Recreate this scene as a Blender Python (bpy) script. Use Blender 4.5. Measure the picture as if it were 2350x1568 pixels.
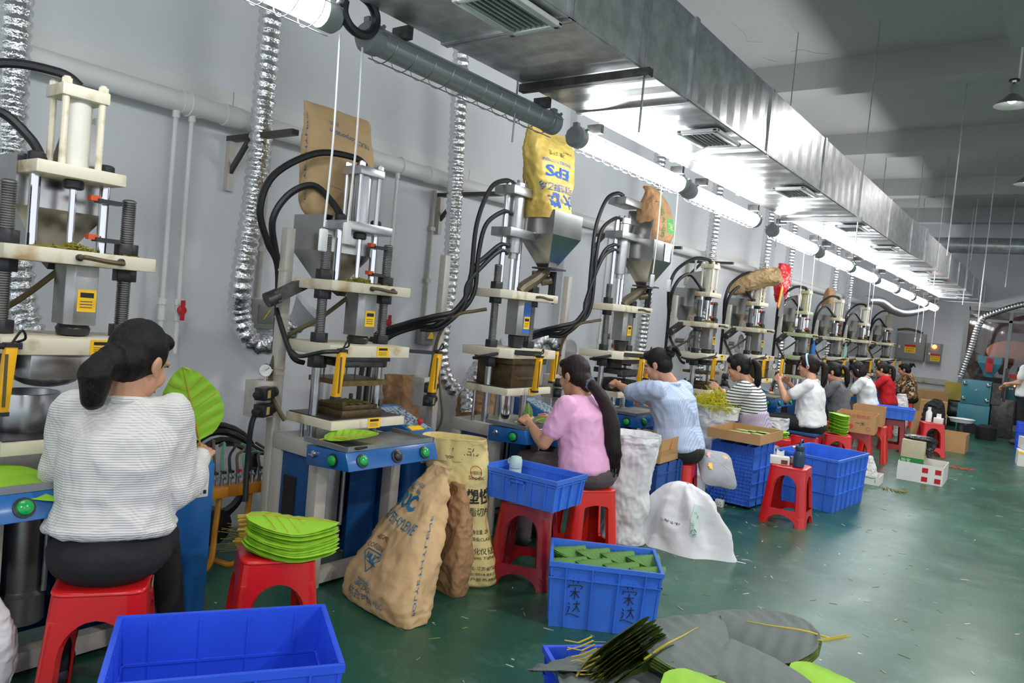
import bpy, bmesh, math, random
from math import sin, cos, pi, radians, sqrt, atan2
from mathutils import Vector, Matrix, noise
V = Vector
for _o in list(bpy.data.objects): bpy.data.objects.remove(_o, do_unlink=True)
scene = bpy.context.scene
COL = scene.collection
random.seed(7)
# ------------------------------------------------------------------ camera
F_PX, YAW, PIT, ROL = 1710.0, .640, .0400, .0930
_f = V((-sin(YAW)*cos(PIT), cos(YAW)*cos(PIT), -sin(PIT)))
_r = V((cos(YAW), sin(YAW), 0)); _u = _r.cross(_f)
_r, _u = cos(ROL)*_r+sin(ROL)*_u, -sin(ROL)*_r+cos(ROL)*_u
camd = bpy.data.cameras.new('camera'); cam = bpy.data.objects.new('camera', camd); COL.objects.link(cam)
camd.sensor_width = 36; camd.lens = 36*F_PX/2350; camd.clip_start = .05; camd.clip_end = 200
cam.matrix_world = Matrix(((_r.x, _u.x, -_f.x, 0), (_r.y, _u.y, -_f.y, 0), (_r.z, _u.z, -_f.z, 1.5), (0, 0, 0, 1)))
scene.camera = cam
# ------------------------------------------------------------------ world and exposure
w = bpy.data.worlds.new('world'); scene.world = w; w.use_nodes = True
w.node_tree.nodes['Background'].inputs[0].default_value = (.86, .92, 1, 1)
w.node_tree.nodes['Background'].inputs[1].default_value = .68
scene.view_settings.view_transform = 'Standard'; scene.view_settings.look = 'None'
scene.view_settings.exposure = 0.98; scene.view_settings.gamma = 1; scene.view_settings.use_curve_mapping = False
LAMP_STRENGTH = 13.0
PENDANT_WATT = 120.0

# ------------------------------------------------------------------ helpers
class MB:
    """collects shapes; build() links them as ONE mesh object"""
    def __init__(s): s.v = []; s.f = []; s.M = Matrix.Identity(4); s.mi = []; s.cur = 0
    def pt(s, p): s.v.append(s.M @ V(p)); return len(s.v)-1
    def face(s, ids): s.f.append(ids); s.mi.append(s.cur)
    def box(s, x0, x1, y0, y1, z0, z1):
        a = [s.pt((x, y, z)) for z in (z0, z1) for (x, y) in ((x0, y0), (x1, y0), (x1, y1), (x0, y1))]
        for q in ((3, 2, 1, 0), (4, 5, 6, 7), (0, 1, 5, 4), (1, 2, 6, 5), (2, 3, 7, 6), (3, 0, 4, 7)): s.face([a[i] for i in q])
        return s
    def cbox(s, c, d): return s.box(c[0]-d[0]/2, c[0]+d[0]/2, c[1]-d[1]/2, c[1]+d[1]/2, c[2]-d[2]/2, c[2]+d[2]/2)
    def ring(s, c, ax, bx, r, n, ry=None):
        ry = r if ry is None else ry
        return [s.pt(c+ax*(r*cos(2*pi*i/n))+bx*(ry*sin(2*pi*i/n))) for i in range(n)]
    def skin(s, A, B):
        n = len(A)
        for i in range(n): s.face([A[i], A[(i+1) % n], B[(i+1) % n], B[i]])
    def cyl(s, p0, p1, r0, r1=None, n=16, caps=True):
        p0, p1 = V(p0), V(p1); r1 = r0 if r1 is None else r1
        d = (p1-p0).normalized(); a = d.orthogonal().normalized(); b = d.cross(a)
        A = s.ring(p0, a, b, r0, n); B = s.ring(p1, a, b, r1, n); s.skin(A, B)
        if caps: s.face(A[::-1]); s.face(B)
        return s
    def bar(s, p0, p1, w, h=None, up=(0, 0, 1)):
        p0, p1 = V(p0), V(p1); h = w if h is None else h
        d = (p1-p0).normalized(); u = V(up)
        if abs(d.dot(u)) > .95: u = V((1, 0, 0))
        a = d.cross(u).normalized(); b = a.cross(d)
        A = [s.pt(p0+a*x*w/2+b*y*h/2) for x, y in ((-1, -1), (1, -1), (1, 1), (-1, 1))]
        B = [s.pt(p1+a*x*w/2+b*y*h/2) for x, y in ((-1, -1), (1, -1), (1, 1), (-1, 1))]
        s.skin(A, B); s.face(A[::-1]); s.face(B); return s
    def tube(s, path, r, n=8, rfun=None, caps=True, closed=False):
        P = [V(p) for p in path]; m = len(P); a = None; prev = None; first = None
        for i, p in enumerate(P):
            d = (P[min(i+1, m-1)]-P[max(i-1, 0)]) if not closed else (P[(i+1) % m]-P[i-1])
            d.normalize()
            if a is None: a = d.orthogonal().normalized()
            else: a = (a-d*a.dot(d)).normalized()
            b = d.cross(a); rr = rfun(i, i/(m-1)) if rfun else r
            A = s.ring(p, a, b, rr, n)
            if prev: s.skin(prev, A)
            else: first = A
            prev = A
        if closed: s.skin(prev, first)
        elif caps: s.face(first[::-1]); s.face(prev)
        return s
    def lathe(s, prof, n=20, c=(0, 0, 0), axis=(0, 0, 1), cap=True):
        c = V(c); d = V(axis).normalized(); a = d.orthogonal().normalized(); b = d.cross(a); prev = None; first = None
        for r, z in prof:
            A = s.ring(c+d*z, a, b, max(r, 1e-4), n)
            if prev: s.skin(prev, A)
            else: first = A
            prev = A
        if cap: s.face(first[::-1]); s.face(prev)
        return s
    def prism(s, poly, z0, z1, axis='z'):
        f = {'z': lambda x, y, z: (x, y, z), 'y': lambda x, y, z: (x, z, y), 'x': lambda x, y, z: (z, x, y)}[axis]
        A = [s.pt(f(x, y, z0)) for x, y in poly]; B = [s.pt(f(x, y, z1)) for x, y in poly]
        s.skin(A, B); s.face(A[::-1]); s.face(B); return s
    def grid(s, fn, nu, nv, wrap=False):
        cols = nu if wrap else nu+1
        I = [[s.pt(fn(i/nu, j/nv)) for i in range(cols)] for j in range(nv+1)]
        for j in range(nv):
            for i in range(nu):
                k = (i+1) % cols if wrap else i+1
                s.face([I[j][i], I[j][k], I[j+1][k], I[j+1][i]])
        return I
    def ell(s, c, r, n=14, m=9, R=None):
        c = V(c); R = R or Matrix.Identity(3)
        def f(u, v):
            t = pi*(v*.998+.001); a = 2*pi*u
            return c+R @ V((r[0]*sin(t)*cos(a), r[1]*sin(t)*sin(a), -r[2]*cos(t)))
        I = s.grid(f, n, m, True); s.face(I[0][::-1]); s.face(I[-1]); return s
    def caps(s, p0, p1, r0, r1, n=12):
        """rounded cone"""
        p0, p1 = V(p0), V(p1); L = (p1-p0).length; d = (p1-p0).normalized()
        prof = [(r0*cos(t), r0*sin(t)) for t in [-pi/2+.02, -1.1, -.6, 0]]+[(r1*cos(t), L+r1*sin(t)) for t in [0, .6, 1.1, pi/2-.02]]
        return s.lathe(prof, n, p0, d)
    def mesh(s, name='m', bevel=0, sharp=32, flat=False):
        me = bpy.data.meshes.new(name); me.from_pydata([tuple(p) for p in s.v], [], s.f)
        if any(s.mi): me.polygons.foreach_set('material_index', s.mi)
        bm = bmesh.new(); bm.from_mesh(me)
        bmesh.ops.recalc_face_normals(bm, faces=bm.faces)
        if bevel:
            E = [e for e in bm.edges if len(e.link_faces) == 2 and e.calc_face_angle(0) > .6]
            bmesh.ops.bevel(bm, geom=E, offset=bevel, segments=2, affect='EDGES', profile=.5, clamp_overlap=True)
        bm.to_mesh(me); bm.free()
        if not flat:
            me.polygons.foreach_set('use_smooth', [True]*len(me.polygons)); me.set_sharp_from_angle(angle=radians(sharp))
        return me
    def build(s, name, m, parent=None, loc=(0, 0, 0), bevel=0, **k):
        return link(name, s.mesh(name, bevel, **k), m, parent, loc)
def link(name, me, m, parent=None, loc=(0, 0, 0), rot=None):
    o = bpy.data.objects.new(name, me); COL.objects.link(o)
    if m is not None and not len(me.materials):
        for q in (m if isinstance(m, (list, tuple)) else [m]): me.materials.append(q)
    o.location = loc
    if rot: o.rotation_euler = rot
    if parent: o.parent = parent
    return o
CACHE = {}
def cached(key, fn, bevel=0, **k):
    if key not in CACHE:
        mb = MB(); fn(mb); CACHE[key] = mb.mesh(key, bevel, **k)
    return CACHE[key]
def thing(name, label, cat, loc=(0, 0, 0), rz=0, group=None):
    o = bpy.data.objects.new(name, None); COL.objects.link(o); o.empty_display_size = .1
    o.location = loc; o.rotation_euler = (0, 0, rz); return tag(o, label, cat, group)
def tag(o, label, cat, group=None, kind=None):
    o['label'] = label
    if cat: o['category'] = cat
    if group: o['group'] = group
    if kind: o['kind'] = kind
    return o
def struct(o): o['kind'] = 'structure'; return o
def smooth_path(P, n=8):
    P = [V(p) for p in P]; out = []
    for i in range(len(P)-1):
        a, b, c, d = P[max(i-1, 0)], P[i], P[i+1], P[min(i+2, len(P)-1)]
        for k in range(n):
            t = k/n; out.append(.5*((2*b)+(c-a)*t+(2*a-5*b+4*c-d)*t*t+(3*b-a-3*c+d)*t**3))
    out.append(P[-1]); return out
def even_path(P, step):
    P = smooth_path(P, 16); out = [P[0]]; acc = 0
    for i in range(1, len(P)):
        seg = (P[i]-P[i-1]).length; t = 0
        while acc+seg-t >= step:
            t += step-acc; acc = 0; out.append(P[i-1].lerp(P[i], t/seg))
        acc += seg-t
    return out
# camera rays are used only for finding where things stand
def nz(p, s=1.0, seed=0): return noise.noise(V((p[0]*s+seed*7.3, p[1]*s-seed*3.1, p[2]*s+seed*1.7)))

# ------------------------------------------------------------------ materials
MATS = {}
def mat(name, col, rough=.5, metal=0, var=.0, vscale=6, bump=0, bscale=60, col2=None, stretch=None, spec=None, emit=None, trans=0, sheen=0, coat=0, thr=None):
    if name in MATS: return MATS[name]
    m = bpy.data.materials.new(name); m.use_nodes = True; N = m.node_tree.nodes; L = m.node_tree.links
    b = N['Principled BSDF']; b.inputs['Base Color'].default_value = (*col, 1); b.inputs['Roughness'].default_value = rough; b.inputs['Metallic'].default_value = metal
    if spec is not None: b.inputs['Specular IOR Level'].default_value = spec
    if sheen: b.inputs['Sheen Weight'].default_value = sheen
    if coat: b.inputs['Coat Weight'].default_value = coat; b.inputs['Coat Roughness'].default_value = .15
    if trans: b.inputs['Transmission Weight'].default_value = trans
    if emit: b.inputs['Emission Color'].default_value = (*emit[:3], 1); b.inputs['Emission Strength'].default_value = emit[3]
    if var or bump:
        tc = N.new('ShaderNodeTexCoord'); mp = N.new('ShaderNodeMapping'); L.new(tc.outputs['Object'], mp.inputs[0])
        if stretch: mp.inputs['Scale'].default_value = stretch
    if var or col2:
        t = N.new('ShaderNodeTexNoise'); t.inputs['Scale'].default_value = vscale; t.inputs['Detail'].default_value = 5; L.new(mp.outputs[0], t.inputs['Vector'])
        r = N.new('ShaderNodeValToRGB'); L.new(t.outputs['Fac'], r.inputs[0])
        c2 = col2 or tuple(c*(1-var) for c in col)
        lo, hi = thr or (.35, .65)
        r.color_ramp.elements[0].position = lo; r.color_ramp.elements[1].position = hi
        r.color_ramp.elements[0].color = (*c2, 1); r.color_ramp.elements[1].color = (*col, 1); L.new(r.outputs[0], b.inputs['Base Color'])
    if bump:
        t2 = N.new('ShaderNodeTexNoise'); t2.inputs['Scale'].default_value = bscale; t2.inputs['Detail'].default_value = 4; L.new(mp.outputs[0], t2.inputs['Vector'])
        bp = N.new('ShaderNodeBump'); bp.inputs['Strength'].default_value = bump; bp.inputs['Distance'].default_value = .01
        L.new(t2.outputs['Fac'], bp.inputs['Height']); L.new(bp.outputs[0], b.inputs['Normal'])
    MATS[name] = m; return m
def sC(*c):   # srgb 0-255 -> linear
    return tuple(((x/255)/12.92 if x/255 <= .04045 else ((x/255+.055)/1.055)**2.4) for x in c)
m_wall = mat('wall_paint', sC(222, 223, 225), .7, var=.05, vscale=1.3, bump=.05, bscale=30)
m_ceil = mat('ceiling_paint', sC(168, 168, 166), .8, var=.1, vscale=.8)
m_cream = mat('cream_paint', sC(226, 217, 193), .45, var=.4, vscale=9, col2=sC(178, 150, 100), thr=(.28, .46))
m_cream_green = mat('pale_green_paint', sC(196, 204, 160), .45, var=.2, vscale=9)
m_frame = mat('grey_white_frame_paint', sC(196, 190, 180), .5, var=.3, vscale=7, col2=sC(160, 130, 100), thr=(.25, .42))
m_bluep = mat('blue_paint', sC(28, 100, 170), .3, var=.15, vscale=8, coat=.3)
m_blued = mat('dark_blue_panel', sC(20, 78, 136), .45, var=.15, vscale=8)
m_steel = mat('steel', (.55, .55, .56), .3, 1, var=.25, vscale=12)
m_thread = mat('thread_steel', (.36, .35, .34), .38, 1, var=.3, vscale=10)
m_chrome = mat('chrome', (.75, .75, .76), .12, 1)
m_dsteel = mat('dark_steel', (.12, .115, .11), .4, .8, var=.4, vscale=20, bump=.15)
m_alu = mat('dull_aluminium', (.46, .46, .455), .38, .85, var=.2, vscale=10)
m_galv = mat('galvanised_sheet', (.74, .75, .76), .3, .75, var=.28, vscale=14, bump=.06, bscale=7)
m_hopper = mat('hopper_sheet', (.55, .54, .52), .22, 1, var=.25, vscale=5, bump=.1, bscale=5)
m_black = mat('black_rubber', (.012, .012, .013), .45)
m_blackp = mat('black_plastic', (.02, .02, .021), .35)
m_hoseg = mat('oil_hose', sC(92, 80, 52), .4)
m_yellow = mat('yellow_sticker', sC(252, 200, 20), .45)
m_ybar = mat('yellow_bar', sC(245, 180, 10), .4)
m_red = mat('red_paint', sC(190, 25, 30), .4)
m_orange = mat('orange_plastic', sC(210, 80, 40), .5)
m_green = mat('green_button', sC(20, 165, 75), .25, coat=.3)
m_white = mat('white_plastic', sC(232, 232, 230), .4)
m_pvc = mat('pvc_pipe', sC(226, 226, 222), .4, var=.06, vscale=3)
m_foil = mat('foil', (.82, .82, .83), .18, 1, bump=1.0, bscale=38)
m_foil2 = mat('spiral_metal', (.5, .5, .5), .35, 1)
m_rstool = mat('red_plastic', sC(214, 28, 32), .28, var=.12, vscale=5, coat=.25)
m_rstool2 = mat('dark_red_plastic', sC(150, 18, 26), .3, var=.2, vscale=5, coat=.25)
m_rstool3 = mat('bright_red_plastic', sC(226, 36, 22), .3, var=.08, vscale=5, coat=.25)
m_crate = mat('blue_crate_plastic', sC(48, 92, 235), .35, var=.12, vscale=6)
m_crate2 = mat('blue_crate_plastic_worn', sC(66, 124, 232), .4, var=.18, vscale=5)
m_crate3 = mat('dusty_blue_crate', sC(44, 88, 160), .5, var=.25, vscale=5)
m_kraft = mat('kraft_paper', sC(214, 178, 130), .75, var=.16, vscale=5, bump=.5, bscale=22)
m_kraft2 = mat('kraft_paper_brown', sC(176, 134, 92), .75, var=.2, vscale=5, bump=.5, bscale=20)
m_ysack = mat('yellow_sack_paper', sC(228, 208, 138), .6, var=.18, vscale=4, bump=.45, bscale=20)
m_eps = mat('yellow_plastic_sack', sC(226, 198, 100), .5, var=.3, vscale=5, bump=.25, bscale=10, col2=sC(190, 160, 80))
m_wsack = mat('white_woven_sack', sC(228, 229, 230), .55, var=.05, vscale=8, bump=.35, bscale=16)
m_card = mat('cardboard', sC(190, 146, 98), .8, var=.1, vscale=6)
m_cardw = mat('white_carton', sC(225, 224, 220), .6, var=.06)
m_leaf = mat('bright_green_leaf', sC(150, 205, 48), .6, var=.12, vscale=9)
m_leafd = mat('deep_green_leaf', sC(84, 134, 50), .65, var=.2, vscale=9)
m_leafg = mat('grey_fabric_leaf_back', sC(112, 120, 118), .8, var=.1, vscale=14, bump=.15, bscale=30)
m_leafo = mat('olive_leaf_edge', sC(84, 108, 30), .6, var=.35, vscale=12)
m_vein = mat('leaf_vein', sC(196, 176, 62), .55)
m_teal = mat('teal_machine_paint', sC(70, 140, 155), .4, var=.2, vscale=4)
m_teald = mat('dark_teal_paint', sC(40, 90, 96), .4, var=.2, vscale=4)
m_boxgrey = mat('grey_enclosure', sC(142, 142, 136), .45, var=.1, vscale=3)
m_skin = mat('skin', sC(208, 156, 126), .5, var=.12, vscale=10, spec=.3)
m_hair = mat('black_hair', (.006, .005, .005), .36, spec=.28, bump=.5, bscale=40, stretch=(8, 8, 1.2))
m_hairb = mat('dark_brown_hair', (.016, .008, .007), .36, spec=.3, bump=.5, bscale=40, stretch=(8, 8, .6))
m_dark = mat('dark_cloth', (.012, .012, .014), .85, bump=.2, bscale=40)
m_ink = mat('black_ink', (.015, .015, .02), .7)
m_inkb = mat('blue_ink', sC(38, 110, 150), .7)
m_inkB = mat('strong_blue_ink', sC(40, 90, 180), .7)
m_inkg = mat('green_ink', sC(40, 120, 60), .7)
m_inkr = mat('red_ink', sC(190, 40, 60), .7)
m_glass = mat('clear_plastic', (.9, .92, .93), .05, trans=.0)

# ------------------------------------------------------------------ lettering
FONT_STASH = {}
def text_mesh(txt, size, mapf, spacing=1.0, width=None, seg=.012, bold=0):
    """lettering as a mesh; mapf(x, y) gives the point on the surface it is printed on; centred on the origin"""
    cu = bpy.data.curves.new('lettering', 'FONT'); cu.body = txt; cu.size = size; cu.align_x = 'CENTER'; cu.align_y = 'CENTER'; cu.resolution_u = 2; cu.space_character = spacing; cu.offset = bold
    o = bpy.data.objects.new('lettering', cu); COL.objects.link(o)
    dg = bpy.context.evaluated_depsgraph_get(); me0 = o.evaluated_get(dg).to_mesh()
    bm = bmesh.new(); bm.from_mesh(me0); o.evaluated_get(dg).to_mesh_clear()
    bpy.data.objects.remove(o); bpy.data.curves.remove(cu)
    sx = 1.0
    if width and len(bm.verts):
        wx = max(v.co.x for v in bm.verts)-min(v.co.x for v in bm.verts); sx = width/max(wx, 1e-5)
    for v in bm.verts: v.co.x *= sx
    for it in range(4):
        E = [e for e in bm.edges if e.calc_length() > seg]
        if not E: break
        bmesh.ops.subdivide_edges(bm, edges=E, cuts=1)
    for v in bm.verts: v.co = V(mapf(v.co.x, v.co.y))
    me = bpy.data.meshes.new('lettering'); bm.to_mesh(me); bm.free(); return me
def plane_map(o, ax, ay): o, ax, ay = V(o), V(ax), V(ay); return lambda x, y: o+ax*x+ay*y
# ------------------------------------------------------------------ the hall
XW, YB, ZC, ZB = -4.05, 18.6, 4.28, 4.0
def floor_mat():
    m = bpy.data.materials.new('green_epoxy_floor'); m.use_nodes = True; N = m.node_tree.nodes; L = m.node_tree.links; b = N['Principled BSDF']
    tc = N.new('ShaderNodeTexCoord')
    def noise_(sc, det, rough=.6):
        t = N.new('ShaderNodeTexNoise'); t.inputs['Scale'].default_value = sc; t.inputs['Detail'].default_value = det; t.inputs['Roughness'].default_value = rough; L.new(tc.outputs['Object'], t.inputs['Vector']); return t
    def ramp(t, a, ca, b_, cb):
        r = N.new('ShaderNodeValToRGB'); L.new(t.outputs['Fac'], r.inputs[0]); e = r.color_ramp.elements
        e[0].position = a; e[0].color = (*ca, 1); e[1].position = b_; e[1].color = (*cb, 1); return r
    def mix(f, A, B):
        x = N.new('ShaderNodeMixRGB'); L.new(f, x.inputs[0])
        for i, q in ((1, A), (2, B)):
            if isinstance(q, tuple): x.inputs[i].default_value = (*q, 1)
            else: L.new(q, x.inputs[i])
        return x.outputs[0]
    big = ramp(noise_(.9, 6), .3, sC(26, 70, 54), .7, sC(44, 98, 77))
    scuff = ramp(noise_(3.5, 10, .8), .52, (0, 0, 0), .70, (1, 1, 1))
    c1 = mix(scuff.outputs[0], big.outputs[0], sC(78, 116, 100))
    spots = ramp(noise_(38, 3), .73, (0, 0, 0), .80, (.6, .6, .6))
    c2 = mix(spots.outputs[0], c1, sC(44, 70, 58))
    chips = ramp(noise_(17, 2), .745, (0, 0, 0), .76, (1, 1, 1))
    c3 = mix(chips.outputs[0], c2, sC(176, 186, 170))
    L.new(c3, b.inputs['Base Color'])
    rr = ramp(noise_(2.2, 4), .3, (.27,)*3, .75, (.40,)*3); L.new(rr.outputs[0], b.inputs['Roughness'])
    bp = N.new('ShaderNodeBump'); bp.inputs['Strength'].default_value = .12; bp.inputs['Distance'].default_value = .01; L.new(noise_(9, 5).outputs['Fac'], bp.inputs['Height']); L.new(bp.outputs[0], b.inputs['Normal'])
    return m
struct(MB().box(XW-.2, 11, -5, YB+6, -.1, 0).build('floor', floor_mat()))
wl = struct(MB().box(XW-.2, XW, -5, YB+.2, 0, ZC).build('wall_left', m_wall))
MB().box(XW, XW+.08, 6.05, 6.6, 0, ZC).build('pilaster', m_wall, wl)
MB().box(XW, XW+.08, 13.3, 13.8, 0, ZC).build('pilaster', m_wall, wl)
ceil = struct(MB().box(XW-.2, 11, -5, YB+6, ZC, ZC+.15).build('ceiling', m_ceil))
for y in (2.2, 5.1, 8.0, 10.87, 13.9, 16.8): MB().box(XW, 11, y-.26, y, ZB, ZC).build('beam', m_ceil, ceil)
MB().box(-.55, -.2, -5, 6.4, 3.72, ZC).build('beam', m_ceil, ceil)
# back wall with a glazed partition
XO = -1.78
wb = struct(MB().box(XW, XO, YB, YB+.2, 0, ZC).build('wall_back', m_wall))
MB().box(XO, 11, YB, YB+.2, 2.52, ZC).build('upper_wall', m_wall, wb)
MB().box(3.0, 11, YB, YB+.2, 0, 2.52).build('side_wall', m_wall, wb)
MB().box(XW, XO-.25, YB-.05, YB, .78, .9).build('cable_trunking', m_frame, wb)
m_frameg = mat('grey_window_frame', sC(150, 152, 150), .4, .3)
def glass_mat():
    m = bpy.data.materials.new('window_glass'); m.use_nodes = True; N = m.node_tree.nodes; L = m.node_tree.links
    for n in list(N):
        if n.type != 'OUTPUT_MATERIAL': N.remove(n)
    o = N['Material Output']; t = N.new('ShaderNodeBsdfTransparent'); t.inputs[0].default_value = (.86, .86, .86, 1); g = N.new('ShaderNodeBsdfGlossy'); g.inputs['Roughness'].default_value = .03
    f = N.new('ShaderNodeFresnel'); f.inputs[0].default_value = 1.6; x = N.new('ShaderNodeMixShader'); L.new(f.outputs[0], x.inputs[0]); L.new(t.outputs[0], x.inputs[1]); L.new(g.outputs[0], x.inputs[2]); L.new(x.outputs[0], o.inputs[0]); return m
m_pane = glass_mat()
win = struct(MB().box(XO-.06, XO+.02, YB-.04, YB+.06, 0, 2.52).box(XO, 3, YB-.04, YB+.06, 2.44, 2.52).box(XO, 3, YB-.04, YB+.06, 0, .12).box(XO, 3, YB-.03, YB+.05, 2.22, 2.27).build('window_1', m_frameg))
xs = [XO+.02, -1.02, -.2, .62, 1.44, 2.26, 3.0]
for a, b in zip(xs, xs[1:]):
    MB().box(b-.03, b+.03, YB-.03, YB+.05, .1, 2.46).build('window_mullion', m_frameg, win)
    MB().box(a, b, YB, YB+.008, .12, 2.44).build('pane', m_pane, win)
m_store = mat('storeroom_wall', sC(120, 92, 82), .8, var=.3, vscale=2)
struct(MB().box(-4, 6, YB+4.5, YB+4.6, 0, ZC).build('wall_storeroom', m_store))
# electrical cabinets on the back wall
def cabinet(name, label, x0, x1, z0, z1, stick, lampred=False):
    t = thing(name, label, 'electrical cabinet', ((x0+x1)/2, YB, z0))
    w, h = (x1-x0)/2, z1-z0
    MB().box(-w, w, -.16, -.002, 0, h).build('enclosure', m_boxgrey, t, bevel=.004)
    d = MB().box(-w+.02, w-.02, -.175, -.16, .02, h-.02).build('cabinet_door', m_boxgrey, t, bevel=.003)
    MB().box(-w+.05, -w+.08, -.19, -.175, h*.42, h*.52).build('lock', m_white, d)
    sx, sz, sw, sh = stick
    s = MB().box(sx-sw, sx+sw, -.178, -.175, sz, sz+sh).build('warning_label', m_yellow, t)
    MB().box(sx-sw, sx+sw, -.180, -.178, sz+sh*.72, sz+sh).build('red_header', m_red, s)
    for k in range(2): link('lettering', text_mesh('高压危险' if k == 0 else '注意安全', sh*.24, plane_map((sx, -.1795, sz+sh*(.52-.32*k)), (1, 0, 0), (0, 0, 1))), m_ink, s)
    if lampred:
        MB().lathe([(.045, 0), (.045, .02), (.03, .035), (.005, .04)], 14, (w*.05, -.175, h*.84), (0, -1, 0)).build('indicator_lamp', mat('red_glow', (.9, .1, .03), .4, emit=(1, .12, .03, 6)), t)
    return t
cabinet('electrical_cabinet', 'large grey electrical cabinet on the far wall', -3.08, -2.52, 1.25, 1.84, (-.0, .16, .11, .18))
cabinet('electrical_cabinet', 'smaller grey electrical cabinet with a red lamp on the far wall', -2.48, -2.2, 1.23, 1.66, (.04, .05, .09, .16), True)
t = MB().tube(smooth_path([(-3.1, YB-.08, 1.9), (-2.9, YB-.1, 1.93), (-2.7, YB-.08, 1.9), (-2.6, YB-.08, 1.86)]), .025, 8).build('cable_bundle', m_hoseg)
tag(t, 'dark cable bundle lying on the large grey cabinet', 'cable')
# pipe and trunking along the left wall
p = thing('water_pipe', 'long white plastic pipe running along the left wall', 'pipe', (XW, 0, 2.45))
MB().cyl((.145, -4, 0), (.145, YB-.01, 0), .055, n=20).build('pipe_run', m_pvc, p)
for y in (2.1, 2.35, 3.35, 4.0, 5.3, 7.1, 9.2): MB().cyl((.145, y, 0), (.145, y+.11, 0), .061, n=20).build('coupling', m_pvc, p)
for y in (2.12, 3.7, 5.2, 7.0, 9.5): MB().tube([(.145+.064*cos(a), y+.02, .064*sin(a)) for a in [2*pi*k/18 for k in range(18)]], .004, 5, closed=True).build('pipe_clip', m_white, p)
tr = thing('cable_trunking', 'flat white cable trunking above the wall pipe', 'trunking', (XW, 0, 2.52))
for k, (a, b) in enumerate(((-4, 2.47), (2.475, 4.6), (4.605, 6.04), (6.61, 8.2), (8.205, 12.4), (12.405, 13.29), (13.81, YB-.01))): MB().box(.001, .035, a, b, .0, .10).build('trunking_length', m_pvc, tr)
def riser(y, z0, label, valve=False, x=XW+.145):
    t = thing('riser_pipe', label, 'pipe', (x, y, z0), 0, None)
    MB().cyl((0, 0, 0), (0, 0, 2.40-z0), .013, n=10).cyl((0, 0, 2.36-z0), (0, 0, 2.40-z0), .019, n=10).build('pipe_run', m_pvc, t)
    MB().cyl((0, 0, -.12), (0, 0, .0), .020, n=10).cyl((0, 0, -.035), (0, 0, .0), .026, n=10).build('coupling', m_pvc, t)
    MB().cyl((0, 0, -.3), (0, 0, -.12), .013, n=10).build('lower_pipe', m_pvc, t)
    if valve:
        MB().lathe([(.008, 0), (.024, .012), (.024, .03), (.010, .035)], 10, (.02, .0, -.06), (1, 0, 0)).cbox((.05, 0, -.06), (.012, .02, .11)).build('valve_handle', m_red, t)
    return t
riser(2.08, 1.40, 'left one of two thin white pipes behind the woman in the white sweater')
riser(2.17, 1.40, 'thin white pipe with red valve handle behind the woman in the white sweater', True)
riser(3.71, 1.40, 'thin white pipe dropping beside the brown paper bag hopper', True)
riser(6.75, 1.30, 'thin white pipe left of the tall foil hose near the fourth press', False)
riser(7.0, 1.30, 'thin white pipe with red valve handle behind the woman in light blue', True)
riser(9.0, 1.30, 'thin white pipe between the striped shirt woman press and the red bag', True)
riser(9.3, 1.30, 'thin white pipe just left of the red bag', False)
def conduit(y, z0, z1, label):
    t = thing('conduit', label, 'conduit', (XW+.02, y, z0))
    MB().cyl((0, 0, 0), (0, 0, z1-z0), .012, n=8).build('tube', m_frame, t)
    for z in (.3, .7): MB().cbox((0, 0, z), (.03, .05, .03)).build('clip', m_frame, t)
    return t
conduit(2.75, 1.44, 2.38, 'thin grey conduit dropping to the switch box behind the first paper bag press')
conduit(4.24, 1.38, 2.38, 'thin grey conduit dropping to the switch box behind the yellow sack press')
def switchbox(y, z, label, tri=False):
    t = thing('switch_box', label, 'switch box', (XW, y, z))
    MB().box(.001, .07, -.1, .1, -.09, .09).build('box', m_boxgrey, t, bevel=.006)
    MB().box(.07, .075, -.055, .055, -.055, .06).build('cover', mat('cover_grey', sC(120, 122, 120), .4), t, bevel=.002)
    if tri: MB().prism([(-.04, -.04), (.04, -.04), (0, .03)], .0755, .0765, 'x').build('warning_triangle', m_yellow, t)
    else: MB().bar((.078, -.02, -.03), (.078, .02, .03), .012, .004).build('yellow_tag', m_yellow, t)
    return t
switchbox(2.78, 1.34, 'grey switch box on the wall behind the bend of the foil hose')
switchbox(4.28, 1.27, 'grey switch box with a yellow warning triangle beside the black hoses', True)
switchbox(5.75, 1.27, 'grey switch box with a yellow triangle on the grey wall pillar', True)
def bracket(y, label):
    t = thing('wall_bracket', label, 'bracket', (XW, y, 2.35))
    m = mat('dark_bracket_steel', (.10, .095, .09), .5, .6)
    MB().box(.001, .04, -.02, .02, -.30, .0).build('upright', m_frame, t)
    MB().box(.0, .62, -.022, .022, -.012, .018).build('arm', m, t)
    MB().bar((.03, 0, -.19), (.2, 0, -.01), .02, .03).build('brace', m, t)
bracket(2.49, 'steel wall bracket left of the brown paper bag'); bracket(4.31, 'steel wall bracket left of the yellow sack')
bracket(6.55, 'steel wall bracket beside the fourth press'); bracket(7.5, 'steel wall bracket left of the press of the woman in stripes'); bracket(9.05, 'steel wall bracket behind the draped paper sack'); bracket(11.2, 'steel wall bracket behind the pale green press')

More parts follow.
